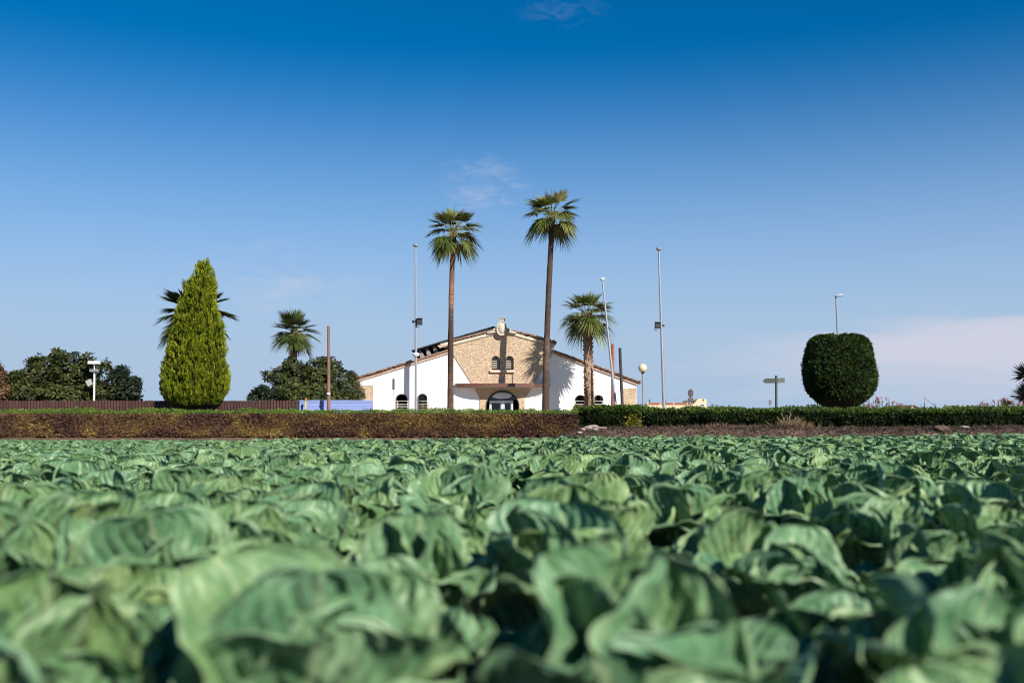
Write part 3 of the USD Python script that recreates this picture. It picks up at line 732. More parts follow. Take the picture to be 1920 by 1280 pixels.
def golden(prof_, n_tuft, n_fill, yoff, rng):
    """points on a lumpy spindle: upright flame-shaped tufts over a closer under-layer"""
    def at(n, f0, f1):
        py = prof_[0, 0] + rng.uniform(0, 1, n) ** .75 * (prof_[-1, 0] - prof_[0, 0])
        cxp, rp = np.interp(py, prof_[:, 0], prof_[:, 1]), np.interp(py, prof_[:, 0], prof_[:, 2])
        th = rng.uniform(0, 2 * PI, n); z = CAM_Z + (HORIZON - py) * s_
        dent = np.exp(-(((cxp - CX) * s_ + rp * s_ * np.cos(th) - (394 - CX) * s_) / .16) ** 2 - ((py - 625) / 30) ** 2) * (np.sin(th) < 0)
        lump = .97 - .60 * dent + .42 * (meshkit.fbm(np.stack([np.cos(th) * 1.9, np.sin(th) * 1.9, z * .8], -1) + 7, 4, 4) - .5)
        r = rp * s_ * lump * rng.uniform(f0, f1, n)
        return np.stack([(cxp - CX) * s_ + r * np.cos(th), D + yoff + r * np.sin(th), z], -1), np.stack([np.cos(th), np.sin(th), 0 * th], -1)
    c, o = at(n_fill, .80, .95); d = o * .5 + [0, 0, 1] + rng.normal(0, .25, (n_fill, 3))
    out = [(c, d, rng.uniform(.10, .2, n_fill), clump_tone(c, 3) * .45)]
    c, o = at(n_tuft, .90, 1.0); k = 26; q = rng.random((n_tuft, k)); hgt = rng.uniform(.26, .52, n_tuft)
    ax = unit(o * .30 + [0, 0, 1] + rng.normal(0, .07, (n_tuft, 3)))
    wid = (.085 * np.sin(PI * np.clip(q * .9 + .1, 0, 1)) ** .8)[..., None]
    base = c[:, None] + ax[:, None] * (q * hgt[:, None])[..., None] * .8 + rng.normal(0, .65, (n_tuft, k, 3)) * wid + o[:, None] * (.05 * np.sin(PI * q))[..., None]
    d = ax[:, None] + rng.normal(0, .20, (n_tuft, k, 3)) + o[:, None] * .15
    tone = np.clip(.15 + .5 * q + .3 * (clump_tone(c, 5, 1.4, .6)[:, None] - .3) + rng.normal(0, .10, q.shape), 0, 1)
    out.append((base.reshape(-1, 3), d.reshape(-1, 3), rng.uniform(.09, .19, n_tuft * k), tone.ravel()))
    return [np.concatenate(x) for x in zip(*out)]


cores = []
prof[:, 2] *= .89; prof2[:, 2] *= .84; prof2[:, 1] -= 4
got = [golden(prof, 1500, 9000, 0, rng), golden(prof2, 420, 2600, -.35, rng)]
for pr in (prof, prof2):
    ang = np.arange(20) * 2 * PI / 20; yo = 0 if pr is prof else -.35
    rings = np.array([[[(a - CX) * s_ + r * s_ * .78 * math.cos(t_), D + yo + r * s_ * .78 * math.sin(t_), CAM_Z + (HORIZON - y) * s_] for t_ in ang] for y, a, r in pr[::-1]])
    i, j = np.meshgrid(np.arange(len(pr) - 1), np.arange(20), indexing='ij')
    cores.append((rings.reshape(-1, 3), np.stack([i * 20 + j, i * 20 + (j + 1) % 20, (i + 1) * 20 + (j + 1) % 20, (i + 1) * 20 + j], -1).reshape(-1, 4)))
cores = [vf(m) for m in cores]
c, d, L, tone = [np.concatenate(x) for x in zip(*got)]
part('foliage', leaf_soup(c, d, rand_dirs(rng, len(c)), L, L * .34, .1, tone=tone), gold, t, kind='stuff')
part('inner_shade', cat(*cores), mat('dry_inner', (.030, .036, .008), .95, var=.5, scale=9, spec=.1), t)  # solid dark core in place of the twigs inside the cypress
part('trunk', tube([ground_px(366, D), ground_px(366, D) + [0, 0, 1.2]], [.2, .16], 10), bark, t)

# clipped round tree
ball = leaf_mat('clipped_leaf', [(0, (.007, .015, .003)), (.5, (.022, .045, .007)), (.85, (.045, .085, .012)), (1, (.075, .13, .022))], .55, .15, .22)
D = 53.0; s_ = D / F_PX; rng = np.random.default_rng(22)
foot = ground_px(1574, D)
t = thing('clipped_tree', 'dark green tree clipped to a barrel shape on the right', 'tree', foot)
prof = np.array([(629, 1575, 24), (631.5, 1575, 45), (639, 1574, 55), (656, 1574, 61), (680, 1573.5, 64), (705, 1573, 65.5), (725, 1573, 63), (742, 1573, 56), (755, 1573, 40), (763, 1573, 20)], float)
n = 26000; py = np.concatenate([rng.uniform(629, 763, n - 4000), np.full(4000, 631.0)])
rp = np.interp(py, prof[:, 0], prof[:, 2]); th = rng.uniform(0, 2 * PI, n); z = CAM_Z + (HORIZON - py) * s_
lump = 1 + .20 * (meshkit.fbm(np.stack([np.cos(th) * 2.6, np.sin(th) * 2.6, z * 1.1], -1) + 3, 4, 9) - .5)
fill = np.where(np.arange(n) >= n - 4000, np.sqrt(rng.random(n)), rng.uniform(.90, 1.0, n) + .05 * (rng.random(n) > .97))
notch = np.exp(-((th - 4.35) / .14) ** 2) * (z > CAM_Z + (HORIZON - 640) * s_) * .12
r = rp * s_ * lump * fill
c = np.stack([(1574 - CX) * s_ + r * np.cos(th), D + r * np.sin(th), z - notch + rng.normal(0, .03, n)], -1)
d = np.stack([np.cos(th), np.sin(th), rng.normal(.25, .4, n)], -1) + rng.normal(0, .55, (n, 3))
part('leaves', leaf_soup(c - unit(d) * .05, d, np.stack([np.cos(th), np.sin(th), np.full(n, .5)], -1) + rng.normal(0, .5, (n, 3)), rng.uniform(.10, .20, n), rng.uniform(.05, .09, n), .15, tone=clump_tone(c, 6, 1.5, .55)), ball, t, kind='stuff')
part('inner_shade', lathe([(r_ * s_ * .86, CAM_Z + (HORIZON - y_) * s_ - .16) for y_, _, r_ in prof[::-1]] + [(0, CAM_Z + (HORIZON - 629) * s_ - .17)], [(1574 - CX) * s_, D, 0], 24), twig_dark, t)  # closed dark core for the twigs behind the clipped leaves
part('trunk', tube([foot, foot + [0, 0, 1.3]], [.16, .13], 10), bark, t)

# ---------------------------------------------------------------- palms
frond_green = leaf_mat('palm_frond', [(0, (.024, .040, .008)), (.35, (.068, .092, .018)), (.7, (.135, .155, .032)), (1, (.28, .26, .09))], .45, .25, .5)
frond_dark = leaf_mat('dark_frond', [(0, (.012, .024, .010)), (.5, (.03, .05, .018)), (1, (.065, .085, .028))], .4, .2, .5)
frond_mid = leaf_mat('mid_frond', [(0, (.016, .030, .009)), (.5, (.048, .072, .018)), (1, (.12, .14, .035))], .45, .22, .35)
dead_frond = mat('dry_frond', (.30, .20, .11), .9, var=.4, scale=8)


def trunk_mat(name, a, b, ring, split=None):
    hi = split or (0, (1, 1, 1))
    return usdkit.material(stage, '/World/Looks/' + name, {
        'g': ('geometry', {}), 'mp': ('mapping', {'scale': (1, 1, ring)}), 'n': ('noise_texture', {'scale': 2.2, 'detail': 6.0, 'roughness': .7}),
        'sz': ('separate_xyz', {}), 'hz': ('map_range', {'range_type': 'smoothstep', 'from_min': hi[0] - .25, 'from_max': hi[0] + .25, 'clamp': True}), 'ht': ('mix', {'color1': hi[1], 'color2': (1, 1, 1)}), 'hm': ('mix', {'mix_type': 'multiply', 'fac': 1.0}),
        'n2': ('noise_texture', {'scale': .55, 'detail': 2.0}), 'ad': ('math', {'math_type': 'multiply_add', 'value2': .8, 'value3': -.4}), 'su': ('math', {'math_type': 'add', 'use_clamp': True}),
        'r': ('rgb_ramp', {'ramp': [(.25, tuple(np.array(b) * .7)), (.5, b), (.8, a)]}),
        'b': ('bump', {'strength': 1.0, 'distance': .04}), 'p': ('principled_bsdf', {'roughness': .9, 'specular_ior_level': .15})},
        [('g.position', 'mp.vector'), ('mp.vector', 'n.vector'), ('g.position', 'n2.vector'), ('n2.fac', 'ad.value1'), ('n.fac', 'su.value1'), ('ad.value', 'su.value2'), ('su.value', 'r.fac'), ('g.position', 'sz.vector'), ('sz.z', 'hz.value'), ('hz.result', 'ht.fac'), ('r.color', 'hm.color1'), ('ht.color', 'hm.color2'), ('hm.color', 'p.base_color'), ('n.fac', 'b.height'), ('b.normal', 'p.normal')], surface='p.BSDF')


palm_bark = trunk_mat('palm_bark', (.36, .20, .13), (.15, .085, .06), 5)
palm_bark_grey = trunk_mat('palm_bark_grey', (.17, .115, .092), (.075, .050, .040), 5)
boot_bark = trunk_mat('palm_boot_bark', (.46, .33, .23), (.22, .14, .095), 3)


crown_brown = mat('stalk_bases', (.11, .075, .04), .9, var=.5, scale=9, bump=.02, bump_scale=14)


def fan_frond(rng, hub, az, el, pet, R, nseg, spread, droop, hang, width):
    """one fan leaf: a stalk from the crown and long folded fingers whose tips hang"""
    h = np.array([math.cos(az), math.sin(az), 0]); f = h * math.cos(el) + np.array([0, 0, math.sin(el)])
    tt = np.linspace(0, 1, 5)[:, None]
    stalk = hub + f * pet * tt + np.array([0, 0, -1]) * droop * pet * tt ** 2
    fd = unit(f * pet + np.array([0, 0, -1]) * droop * pet * 2)
    side = np.cross(fd, [0, 0, 1.0]); side = side / max(np.linalg.norm(side), 1e-3); nrm = np.cross(side, fd)
    tip = stalk[-1]
    phi = np.linspace(-spread, spread, nseg) + rng.normal(0, .02, nseg)
    t = np.array([0, .32, .6, .82, 1.0]); wf = np.array([.35, 1.0, .75, .42, .05])
    dirs = np.cos(phi)[:, None] * fd + np.sin(phi)[:, None] * side + nrm * (.22 * np.abs(np.sin(phi)))[:, None]
    Ls = R * (1 - .28 * (np.abs(phi) / spread) ** 2) * rng.uniform(.88, 1.08, nseg)
    across = -np.sin(phi)[:, None] * fd + np.cos(phi)[:, None] * side
    tw = rng.uniform(-.5, .5, nseg)[:, None]; across = unit(across + nrm * tw)
    ctr = tip + dirs[:, None] * (Ls[:, None] * t)[..., None]
    ctr = ctr + np.array([0, 0, -1.0]) * (hang * Ls[:, None] * np.maximum(0, t - .34) ** 1.35 * rng.uniform(.6, 1.3, nseg)[:, None])[..., None]
    w = width * wf
    a = ctr + across[:, None] * w[None, :, None]; b = ctr - across[:, None] * w[None, :, None]
    v = np.stack([a, b], 2).reshape(-1, 3); k = len(t)
    f0 = []
    for i in range(k - 1):
        f0 += [[2 * i, 2 * i + 1, 2 * i + 3], [2 * i, 2 * i + 3, 2 * i + 2]]
    fc = (np.array(f0)[None] + (np.arange(nseg) * 2 * k)[:, None, None]).reshape(-1, 3)
    sv, sf = tube(stalk, [.035, .03, .025, .022, .02], 4, caps=False)
    tone = np.clip(rng.uniform(.15, .8) + .25 * max(0, el) + rng.normal(0, .13, nseg), 0, 1)
    return Soup(np.vstack([sv, v]), np.vstack([sf, fc + len(sv)]), np.concatenate([np.full(len(sv), .85), np.repeat(tone, 2 * k) + np.tile(np.repeat([-.05, -.02, 0, .08, .18], 2), nseg)]))


def palm(label, D, trunk_px, r_px, crown_px, nf, pet, R, seed, bark_, fmat, name='fan_palm', el0=1.35, el1=-.75, hang=1.0, spread=1.9, nseg=30, boots=False, skirt=0, width=.035, spike=0, hide_trunk=False):
    rng = np.random.default_rng(seed); s = D / F_PX
    pts = [P(a, b, D) for a, b in trunk_px] + [P(*crown_px, D)]
    foot = np.array([pts[0][0], D, float(gz(pts[0][0], D))]); pts[0] = foot - [0, 0, .05]
    t = thing(name, label, 'palm tree', foot)
    tt = np.linspace(0, 1, 40); P_ = np.array(pts); u = np.linspace(0, 1, len(pts))
    path = np.stack([np.interp(tt, u, P_[:, k]) for k in range(3)], 1)
    r = np.interp(tt, np.linspace(0, 1, len(r_px)), r_px) * s * (1 + .08 * (rng.random(40) - .5))
    if not hide_trunk:
        tk = part('trunk', tube(path, r, 14), bark_, t, smooth=True)
    hub = P(*crown_px, D)
    if boots:
        ms = []
        n = 230
        for k in range(n):
            q = k / n; c = np.array([np.interp(q, tt, path[:, j]) for j in range(3)]); rr = np.interp(q, tt, r); a = k * 2.39996
            o = np.array([math.cos(a), math.sin(a), 0]); sd = np.array([-o[1], o[0], 0]); h = rng.uniform(.15, .26)
            v = np.array([c + o * rr * .9 + sd * .10, c + o * rr * .9 - sd * .10, c + o * (rr + rng.uniform(.07, .13)) + [0, 0, h], c + o * rr * .8 + [0, 0, h * .8], c + o * (rr + .05) + [0, 0, .02]])
            ms.append((v, np.array([[0, 4, 2], [4, 1, 2], [0, 2, 3], [2, 1, 3], [0, 1, 4]])))
        part('frond_stub', cat(*ms), bark_, tk, kind='stuff', label='cut frond bases studding the trunk in spirals')
    # crown shaft of old stalk bases
    part('crown_base', lathe([(r[-1] * 1.02, -.75), (r[-1] * 1.4, -.35), (r[-1] * 1.2, -.1), (r[-1] * .6, .12), (0, .2)], hub, 12), crown_brown, t)
    for k in range(nf):
        q = (k + .5) / nf; el = .35 * (el0 + (el1 - el0) * q) + .65 * math.asin(math.sin(el0) + (math.sin(el1) - math.sin(el0)) * q) + rng.normal(0, .17); az = k * 2.39996 + rng.normal(0, .3)
        young = max(0, 1 - q * 4)
        part('frond', fan_frond(rng, hub + np.array([math.cos(az), math.sin(az), 0]) * r[-1] * .6 + [0, 0, .15 - .3 * q], az, el, pet * rng.uniform(.8, 1.12) * (1 - .25 * young), R * rng.uniform(.85, 1.1) * (1 - .2 * young), nseg, spread * (1 - .35 * young), .02 + .26 * q, hang * (.12 + 1.05 * q), width), fmat, t)
    for k in range(skirt):
        az = k * 2.39996
        part('dry_frond', fan_frond(rng, hub - [0, 0, .25], az, -1.25, pet * .5, R * .8, 14, .8, .1, .5, width), dead_frond, t)
    for k in range(spike):
        a = rng.normal(0, .05, 2); part('spear_leaf', tube([hub + [0, 0, .2], hub + [a[0], a[1], pet * 1.0], hub + [a[0] * 2.5, a[1] * 2, pet * 1.0 + R * .75]], [.03, .022, .004], 5), frond_green, t)
    return t


palm_bark_two = trunk_mat('palm_bark_two_tone', (.38, .20, .125), (.16, .085, .058), 5, split=(8.6, (.42, .50, .58)))
palm('tall fan palm left of the gable, its upper trunk reddish', 72.6, [(844.5, 795), (845, 640), (846, 560), (848.5, 478)], [6.4, 5.0, 4.7, 5.0], (849.5, 434), 32, 1.06, 1.32, 31, palm_bark_two, frond_green, spike=1, hang=.85, width=.055, el0=1.35, el1=-.8, spread=1.6)
palm('tallest fan palm right of the gable with a dark bare trunk', 73.05, [(1022.5, 795), (1024.5, 660), (1029, 540), (1033.5, 452)], [7.2, 5.7, 5.2, 5.4], (1034.5, 402), 34, 1.08, 1.32, 37, palm_bark_grey, frond_green, spike=1, hang=.85, width=.055, el0=1.35, el1=-.65, spread=1.6)
palm('shaggy middle height fan palm with stubs on its trunk before the right wing', 74.5, [(1106, 795), (1104, 720), (1102, 625)], [10.0, 8.2, 8.0], (1101, 590), 36, 1.02, 1.36, 33, boot_bark, frond_green, boots=True, el0=1.35, el1=-.8, spread=1.7, hang=.85, width=.042)
palm('small fan palm rising out of the broad tree behind the blue wall', 61, [(549, 760), (549, 690), (551, 655)], [7, 6.5, 7.5], (552, 622), 30, .62, 1.06, 34, boot_bark, frond_mid, hang=.30, el0=1.45, skirt=5, spread=1.7, el1=-.65, width=.032)
palm('fan palm half hidden behind the golden cypress', 57, [(368, 760), (368, 640)], [7, 7], (366, 588), 30, .95, 1.42, 35, boot_bark, frond_mid, hang=.55, spread=1.15, el0=1.1, el1=-.5, nseg=40, width=.075)


def sword_plant(label, D, heads, seed, L, n, material, stem=True, name='yucca'):
    rng = np.random.default_rng(seed); foot = ground_px(heads[0][0], D)
    t = thing(name, label, 'yucca', foot)
    for (a, b) in heads:
        c = P(a, b, D); d = rand_dirs(rng, n); d[:, 2] = d[:, 2] * .75 + .22
        ll = rng.uniform(.75, 1.1, n) * L
        part('leaf_head', leaf_soup(np.repeat(c[None], n, 0), d, rand_dirs(rng, n), ll, ll * .09, .2), material, t)
        if stem:
            part('stem', tube([foot, foot * .3 + c * .7 + [.1, 0, 0], c], [.12, .09, .08], 8), bark, t)


spiky = leaf_mat('sword_leaf', [(0, (.012, .014, .012)), (.6, (.03, .034, .028)), (1, (.06, .04, .04))], .4, .1)
sword_plant('dark spiky yucca with two leaf heads at the right picture edge', 58, [(1926, 703), (1924, 742)], 41, .95, 170, spiky)
sword_plant('small pale spiky plant above the hedge near the right picture edge', 56, [(1887, 757)], 42, .45, 90, frond_dark, name='spiky_plant')

# ---------------------------------------------------------------- hedges
brown_hedge = leaf_mat('brown_hedge_leaf', [(0, (.010, .006, .006)), (.25, (.050, .026, .024)), (.5, (.19, .092, .058)), (.68, (.20, .13, .04)), (.85, (.35, .28, .045)), (1, (.66, .44, .26))], .55, .2, .3)
fresh_leaf = leaf_mat('fresh_hedge_leaf', [(0, (.022, .050, .008)), (.4, (.070, .135, .014)), (.8, (.15, .24, .02)), (1, (.27, .32, .03))], .45, .3, .4)
laurel = leaf_mat('laurel_leaf', [(0, (.005, .011, .003)), (.5, (.014, .028, .006)), (.85, (.04, .07, .010)), (1, (.11, .14, .02))], .45, .18, .3)  # evergreen leaf, kept extra dark to carry the shade on the hedge face
yellow_leaf = leaf_mat('yellowing_leaf', [(0, (.06, .05, .012)), (.5, (.20, .19, .02)), (1, (.30, .27, .04))], .45, .3, .4)


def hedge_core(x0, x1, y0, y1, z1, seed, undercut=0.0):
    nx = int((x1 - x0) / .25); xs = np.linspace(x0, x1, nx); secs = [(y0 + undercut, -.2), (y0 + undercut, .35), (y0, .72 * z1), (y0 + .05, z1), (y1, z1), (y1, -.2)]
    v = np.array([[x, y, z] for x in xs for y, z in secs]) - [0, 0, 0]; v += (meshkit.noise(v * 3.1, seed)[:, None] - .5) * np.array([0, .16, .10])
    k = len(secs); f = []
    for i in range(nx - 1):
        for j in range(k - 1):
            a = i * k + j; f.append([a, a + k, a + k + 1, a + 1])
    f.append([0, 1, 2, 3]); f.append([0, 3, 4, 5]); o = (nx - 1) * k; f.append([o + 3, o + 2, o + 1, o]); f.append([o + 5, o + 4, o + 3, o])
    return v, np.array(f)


# left hedge
rng = np.random.default_rng(51)
HX0, HX1, HY0, HY1, HZ = -30.0, 2.85, 43.0, 44.3, 1.00
t = thing('hedge', 'long clipped hedge with a brown twiggy face and bright green top growth', 'hedge', ((HX0 + HX1) / 2, 43.6, 0))
n = 52000
x = rng.uniform(HX0, HX1, n); z = rng.uniform(-.03, .93, n); y = HY0 - .03 + rng.exponential(.05, n) + (meshkit.fbm(np.stack([x * .9, z * 2, z * 0], -1), 3, 2) - .5) * .22
dd = rng.normal(0, .8, (n, 3)) + [0, -.5, .3]
part('clipped_face', leaf_soup(np.stack([x, y, z], -1), dd, rng.normal(0, .7, (n, 3)) + [0, -1, .3], rng.uniform(.06, .135, n), rng.uniform(.035, .075, n), .2, tone=clump_tone(np.stack([x, y, z], -1), 4, 1.1, .5)), brown_hedge, t, kind='stuff')
n = 16000
x = rng.uniform(HX0, HX1, n); hgt = .3 + 1.5 * meshkit.fbm(np.stack([x * 1.3, x * 0, x * 0], -1), 3, 8); z = .93 + rng.random(n) ** 1.4 * .17 * hgt; y = rng.uniform(HY0 - .04, HY1, n)
dd = rng.normal(0, .7, (n, 3)) + [0, -.2, .7]
part('top_growth', leaf_soup(np.stack([x, y, z], -1), dd, rng.normal(0, .6, (n, 3)) + [0, -.6, .8], rng.uniform(.06, .12, n), rng.uniform(.035, .06, n), .2), fresh_leaf, t, kind='stuff')
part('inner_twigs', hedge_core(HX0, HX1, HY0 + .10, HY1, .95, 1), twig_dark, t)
n = 3000; x = rng.uniform(HX0, HX1, n); z = rng.uniform(-.1, .85, n); c = np.stack([x, np.full(n, HY0 + .02), z], -1)
part('twigs', leaf_soup(c, rng.normal(0, .5, (n, 3)) + [0, -.25, 1], rng.normal(0, 1, (n, 3)), rng.uniform(.12, .3, n), .012, .3), mat('twig_brown', (.17, .11, .075), .9, var=.5, scale=20), t, kind='stuff')


def dark_hedge(label, x0, x1, y0, y1, z1, n, seed, patch=None, zb=.15):
    rng = np.random.default_rng(seed)
    t = thing('hedge', label, 'hedge', ((x0 + x1) / 2, (y0 + y1) / 2, 0))
    x = rng.uniform(x0, x1, n); z = zb + (z1 - zb) * rng.random(n); w = meshkit.fbm(np.stack([x * 1.1, z * 1.6, z * 0], -1), 3, seed)
    y = y0 + .34 * (1 - smooth((z - .25) / .62)) + (w - .5) * .5 + rng.exponential(.05, n)
    dd = rng.normal(0, .7, (n, 3)) + [0, -.5, -.1]
    lf = leaf_soup(np.stack([x, y, z], -1), dd, rng.normal(0, .6, (n, 3)) + [0, -.8, .5], rng.uniform(.08, .15, n), rng.uniform(.045, .075, n), .2)
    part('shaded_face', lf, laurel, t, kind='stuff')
    m = int(n * .75); x = rng.uniform(x0, x1, m); hgt = .4 + 1.3 * meshkit.fbm(np.stack([x * 1.6, x * 0, x * 0], -1), 3, seed + 1)
    z = z1 - .12 + rng.random(m) ** 1.3 * .24 * hgt; y = rng.uniform(y0 - .16, y1, m)
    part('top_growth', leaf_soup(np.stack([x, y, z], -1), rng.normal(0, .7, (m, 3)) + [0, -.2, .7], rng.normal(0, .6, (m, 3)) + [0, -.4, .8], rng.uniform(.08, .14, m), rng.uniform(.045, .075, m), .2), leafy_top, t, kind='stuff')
    if patch:
        k = 500; q = rng.normal(0, 1, (k, 3)) * patch[1] + patch[0]
        part('yellow_patch', leaf_soup(q, rng.normal(0, .7, (k, 3)) + [0, -.6, .2], rng.normal(0, .6, (k, 3)) + [0, -1, .4], rng.uniform(.08, .14, k), rng.uniform(.05, .08, k), .2), yellow_leaf, t, kind='stuff')
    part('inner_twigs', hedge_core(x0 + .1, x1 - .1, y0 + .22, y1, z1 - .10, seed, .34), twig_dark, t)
    return t


leafy_top = leaf_mat('laurel_top_leaf', [(0, (.015, .035, .006)), (.5, (.055, .10, .012)), (.85, (.13, .20, .02)), (1, (.24, .29, .035))], .45, .28, .3)  # brighter copy of the laurel leaf, standing for the sunlit top
xa = lambda px, D: (px - CX) / F_PX * D
dark_hedge('short dark green hedge with a yellowing end between two longer hedges', 2.75, xa(1199, 44), 43.75, 45.2, 1.13, 6000, 61, patch=(np.array([xa(1186, 44), 43.75, .62]), np.array([.16, .05, .2])))
dark_hedge('long dark green hedge with sunlit top leaves running to the right edge', xa(1202, 44.6), 30.5, 44.4, 45.9, 1.07, 28000, 62)

# flowering shrubs standing above the right hedge
blossom = leaf_mat('red_blossom', [(0, (.35, .03, .02)), (.6, (.45, .06, .05)), (1, (.55, .16, .18))], .5, .3)


def flower_shrub(label, D, px0, px1, ptop, pbot, n, nb, seed, material=fresh_leaf, bl=blossom):
    rng = np.random.default_rng(seed); t = thing('flowering_shrub', label, 'shrub', ground_px((px0 + px1) / 2, D))
    ms, lv, ld, bv = [], [], [], []
    for k in range(n):
        a = rng.uniform(px0, px1); u = 1 - abs((a - (px0 + px1) / 2) / ((px1 - px0) / 2)); b = pbot + (ptop - pbot) * rng.uniform(.25, 1) * (.45 + .55 * u)
        tip = P(a, b, D + rng.uniform(-.35, .35)); f = ground_px(a * .6 + (px0 + px1) * .2, D)
        ms.append(tube([f, f * .4 + tip * .6, tip], [.014, .009, .005], 4, caps=False))
        q = rng.uniform(.45, 1.0, 14)[:, None]; lv.append(f * (1 - q) + tip * q); ld.append(rng.normal(0, .6, (14, 3)) + [0, 0, .6])
        if k < nb:
            bv.append(tip + rng.normal(0, .035, (7, 3)))
    part('stems', cat(*ms), mat('green_stem', (.06, .08, .03), .7), t)
    lv, ld = np.vstack(lv), np.vstack(ld); m = len(lv)
    part('leaves', leaf_soup(lv, ld, rand_dirs(rng, m), rng.uniform(.07, .13, m), rng.uniform(.02, .035, m), .2), material, t, kind='stuff')
    if bv:
        bv = np.vstack(bv); m = len(bv)
        part('blossoms', leaf_soup(bv, rand_dirs(rng, m), rand_dirs(rng, m), rng.uniform(.05, .08, m), rng.uniform(.045, .07, m), .2), bl, t, kind='stuff')


flower_shrub('red flowering shrub above the hedge just right of the clipped tree', 47, 1608, 1690, 742, 772, 70, 30, 71)
flower_shrub('thin stemmed shrub with pink flowers above the middle of the right hedge', 47, 1685, 1800, 755, 772, 40, 10, 72)
flower_shrub('red flowering shrub above the hedge at the right picture edge', 47, 1815, 1935, 746, 772, 95, 48, 73)
flower_shrub('sparse weedy flower stems above the hedge near the beige house', 47, 1300, 1395, 756, 772, 34, 12, 74, bl=leaf_mat('dry_seed_head', [(0, (.03, .022, .025)), (1, (.09, .06, .06))], .8, .1))
flower_shrub('small twiggy shrub before the second arched window of the left wing', 72, 782, 812, 748, 775, 34, 0, 75, material=creeper_leaf)
flower_shrub('small twiggy shrub just left of the tall left palm trunk', 70, 822, 842, 757, 776, 22, 0, 76, material=creeper_leaf)
flower_shrub('small weedy shrub just right of the tall left palm trunk', 70, 872, 896, 758, 776, 16, 0, 77, material=creeper_leaf)

# ---------------------------------------------------------------- brown fence and blue wall
D = 50.0
fence_wood = [mat(f'fence_wood_{k}', np.array((.072, .028, .024)) * m, .7, var=.25, scale=5, stretch=(6, 6, .6), bump=.002) for k, m in enumerate((.8, 1.0, 1.2))]
rng = np.random.default_rng(81)
x1 = xa(559, D); n = 172; pitch = .154
t = thing('slat_fence', 'long reddish brown fence of upright slats behind the left hedge', 'fence', (x1 - 12, D, 0))
ztop = P(0, 750.5, D)[2]
for k in range(n):
    x = x1 - .06 - k * pitch; h = ztop + rng.uniform(-.012, .012); w = .051 + rng.uniform(-.003, .003); tl = rng.uniform(-.006, .006)
    v, f = box(x - w, x + w, D - .035, D - .013, .06, h); v[:, 0] += tl * (v[:, 2] > .5)
    part('slat', (v, f), fence_wood[rng.integers(3)], t)
for k in range(n - 45):
    x = x1 - .06 - (k + .5) * pitch
    part('back_slat', box(x - .062, x + .062, D + .052, D + .072, .06, ztop - .035 + rng.uniform(-.01, .01)), fence_wood[0], t)
for z in (.35, 1.30):
    part('rail', box(x1 - n * pitch, x1, D - .0105, D + .05, z, z + .09), fence_wood[0], t)
for k in range(12):
    x = x1 - 2.18 * k - .13 - pitch / 2 * 0
    part('post', box(x - .04, x + .04, D + .076, D + .15, 0, ztop - .06), fence_wood[0], t)
D = 51.0
x0, x1 = xa(562.5, D), xa(699, D); zt = P(0, 751, D)[2]
t = thing('boarded_wall', 'low lavender blue wall of horizontal boards between the fence and the hall', 'wall', ((x0 + x1) / 2, D, 0))
blues = [mat(f'blue_paint_{k}', np.array((.25, .32, .62)) * m, .6, var=.14, scale=2.5, stretch=(1, 1, 6), bump=.002) for k, m in enumerate((.86, 1.0, 1.1))]
nb = 13; hb = zt / nb
for k in range(nb):
    part('board', box(x0, x1, D - .02 - rng.uniform(0, .006), D + .01, k * hb + .004, (k + 1) * hb - .010), blues[rng.integers(3)], t)
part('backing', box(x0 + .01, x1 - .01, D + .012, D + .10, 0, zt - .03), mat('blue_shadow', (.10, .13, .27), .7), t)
part('coping', box(x0 - .01, x1 + .01, D - .035, D + .12, zt, zt + .028), blues[2], t)
single('gate_post', box(xa(557, D), xa(561.5, D), D - .06, D + .06, 0, zt + .02, .01), mat('post_dark', (.025, .028, .032), .5), 'dark square post between the brown fence and the blue wall', 'post')

# ---------------------------------------------------------------- far houses
D = 112.0
beige = mat('beige_render', (.62, .47, .32), .85, var=.1, scale=.6)
t = thing('house', 'low beige flat roofed house behind the round road sign', 'building', (xa(1265, D), D, 0))
wl = slab(Polygon([Q(1213.5, 790, D), Q(1213.5, 756.5, D), Q(1301, 756.5, D), Q(1303, 754.5, D), Q(1306, 750.5, D), Q(1310, 747.5, D), Q(1317, 746.5, D), Q(1317, 752, D), Q(1320, 752, D), Q(1320, 748, D), Q(1325, 748, D), Q(1325, 790, D)]), D, D + 9)
part('wall', wl, beige, t)
for a, b in ((1216, 1237), (1248, 1262), (1264.5, 1287.5), (1289.5, 1299)):
    p0, p1 = Q(a, 754.5, D), Q(b, 757.3, D); part('coping_tile', box(p0[0], p1[0], D - .12, D + .25, p1[1], p0[1]), mat('far_terracotta', (.33, .13, .09), .85, var=.3), t)
for a in (1214.5, 1242, 1263.2, 1288.5):
    p0 = Q(a, 754.2, D); part('pier', box(p0[0] - .10, p0[0] + .10, D - .10, D + .22, Q(0, 757.5, D)[1], p0[1]), beige, t)
for a, b, c_, d_ in ((1224.5, 1232, 763, 775), (1313, 1321, 757, 762)):
    p0, p1 = Q(a, c_, D), Q(b, d_, D); w = part('window', box(p0[0], p1[0], D - .06, D - .003, p1[1], p0[1]), mat('far_shutter', (.5, .52, .5), .6), t); part('pane', box(p0[0] + .08, p1[0] - .08, D - .075, D - .063, p1[1] + .08, p0[1] - .08), glass, w)
for a, b in ((1220, 750.5), (1250, 751)):
    p0 = Q(a, b, D); part('vent', lathe([(.05, -.5), (.05, 0), (.11, .02), (.0, .14)], (p0[0], D + 1, p0[1]), 8), darkmetal, t)
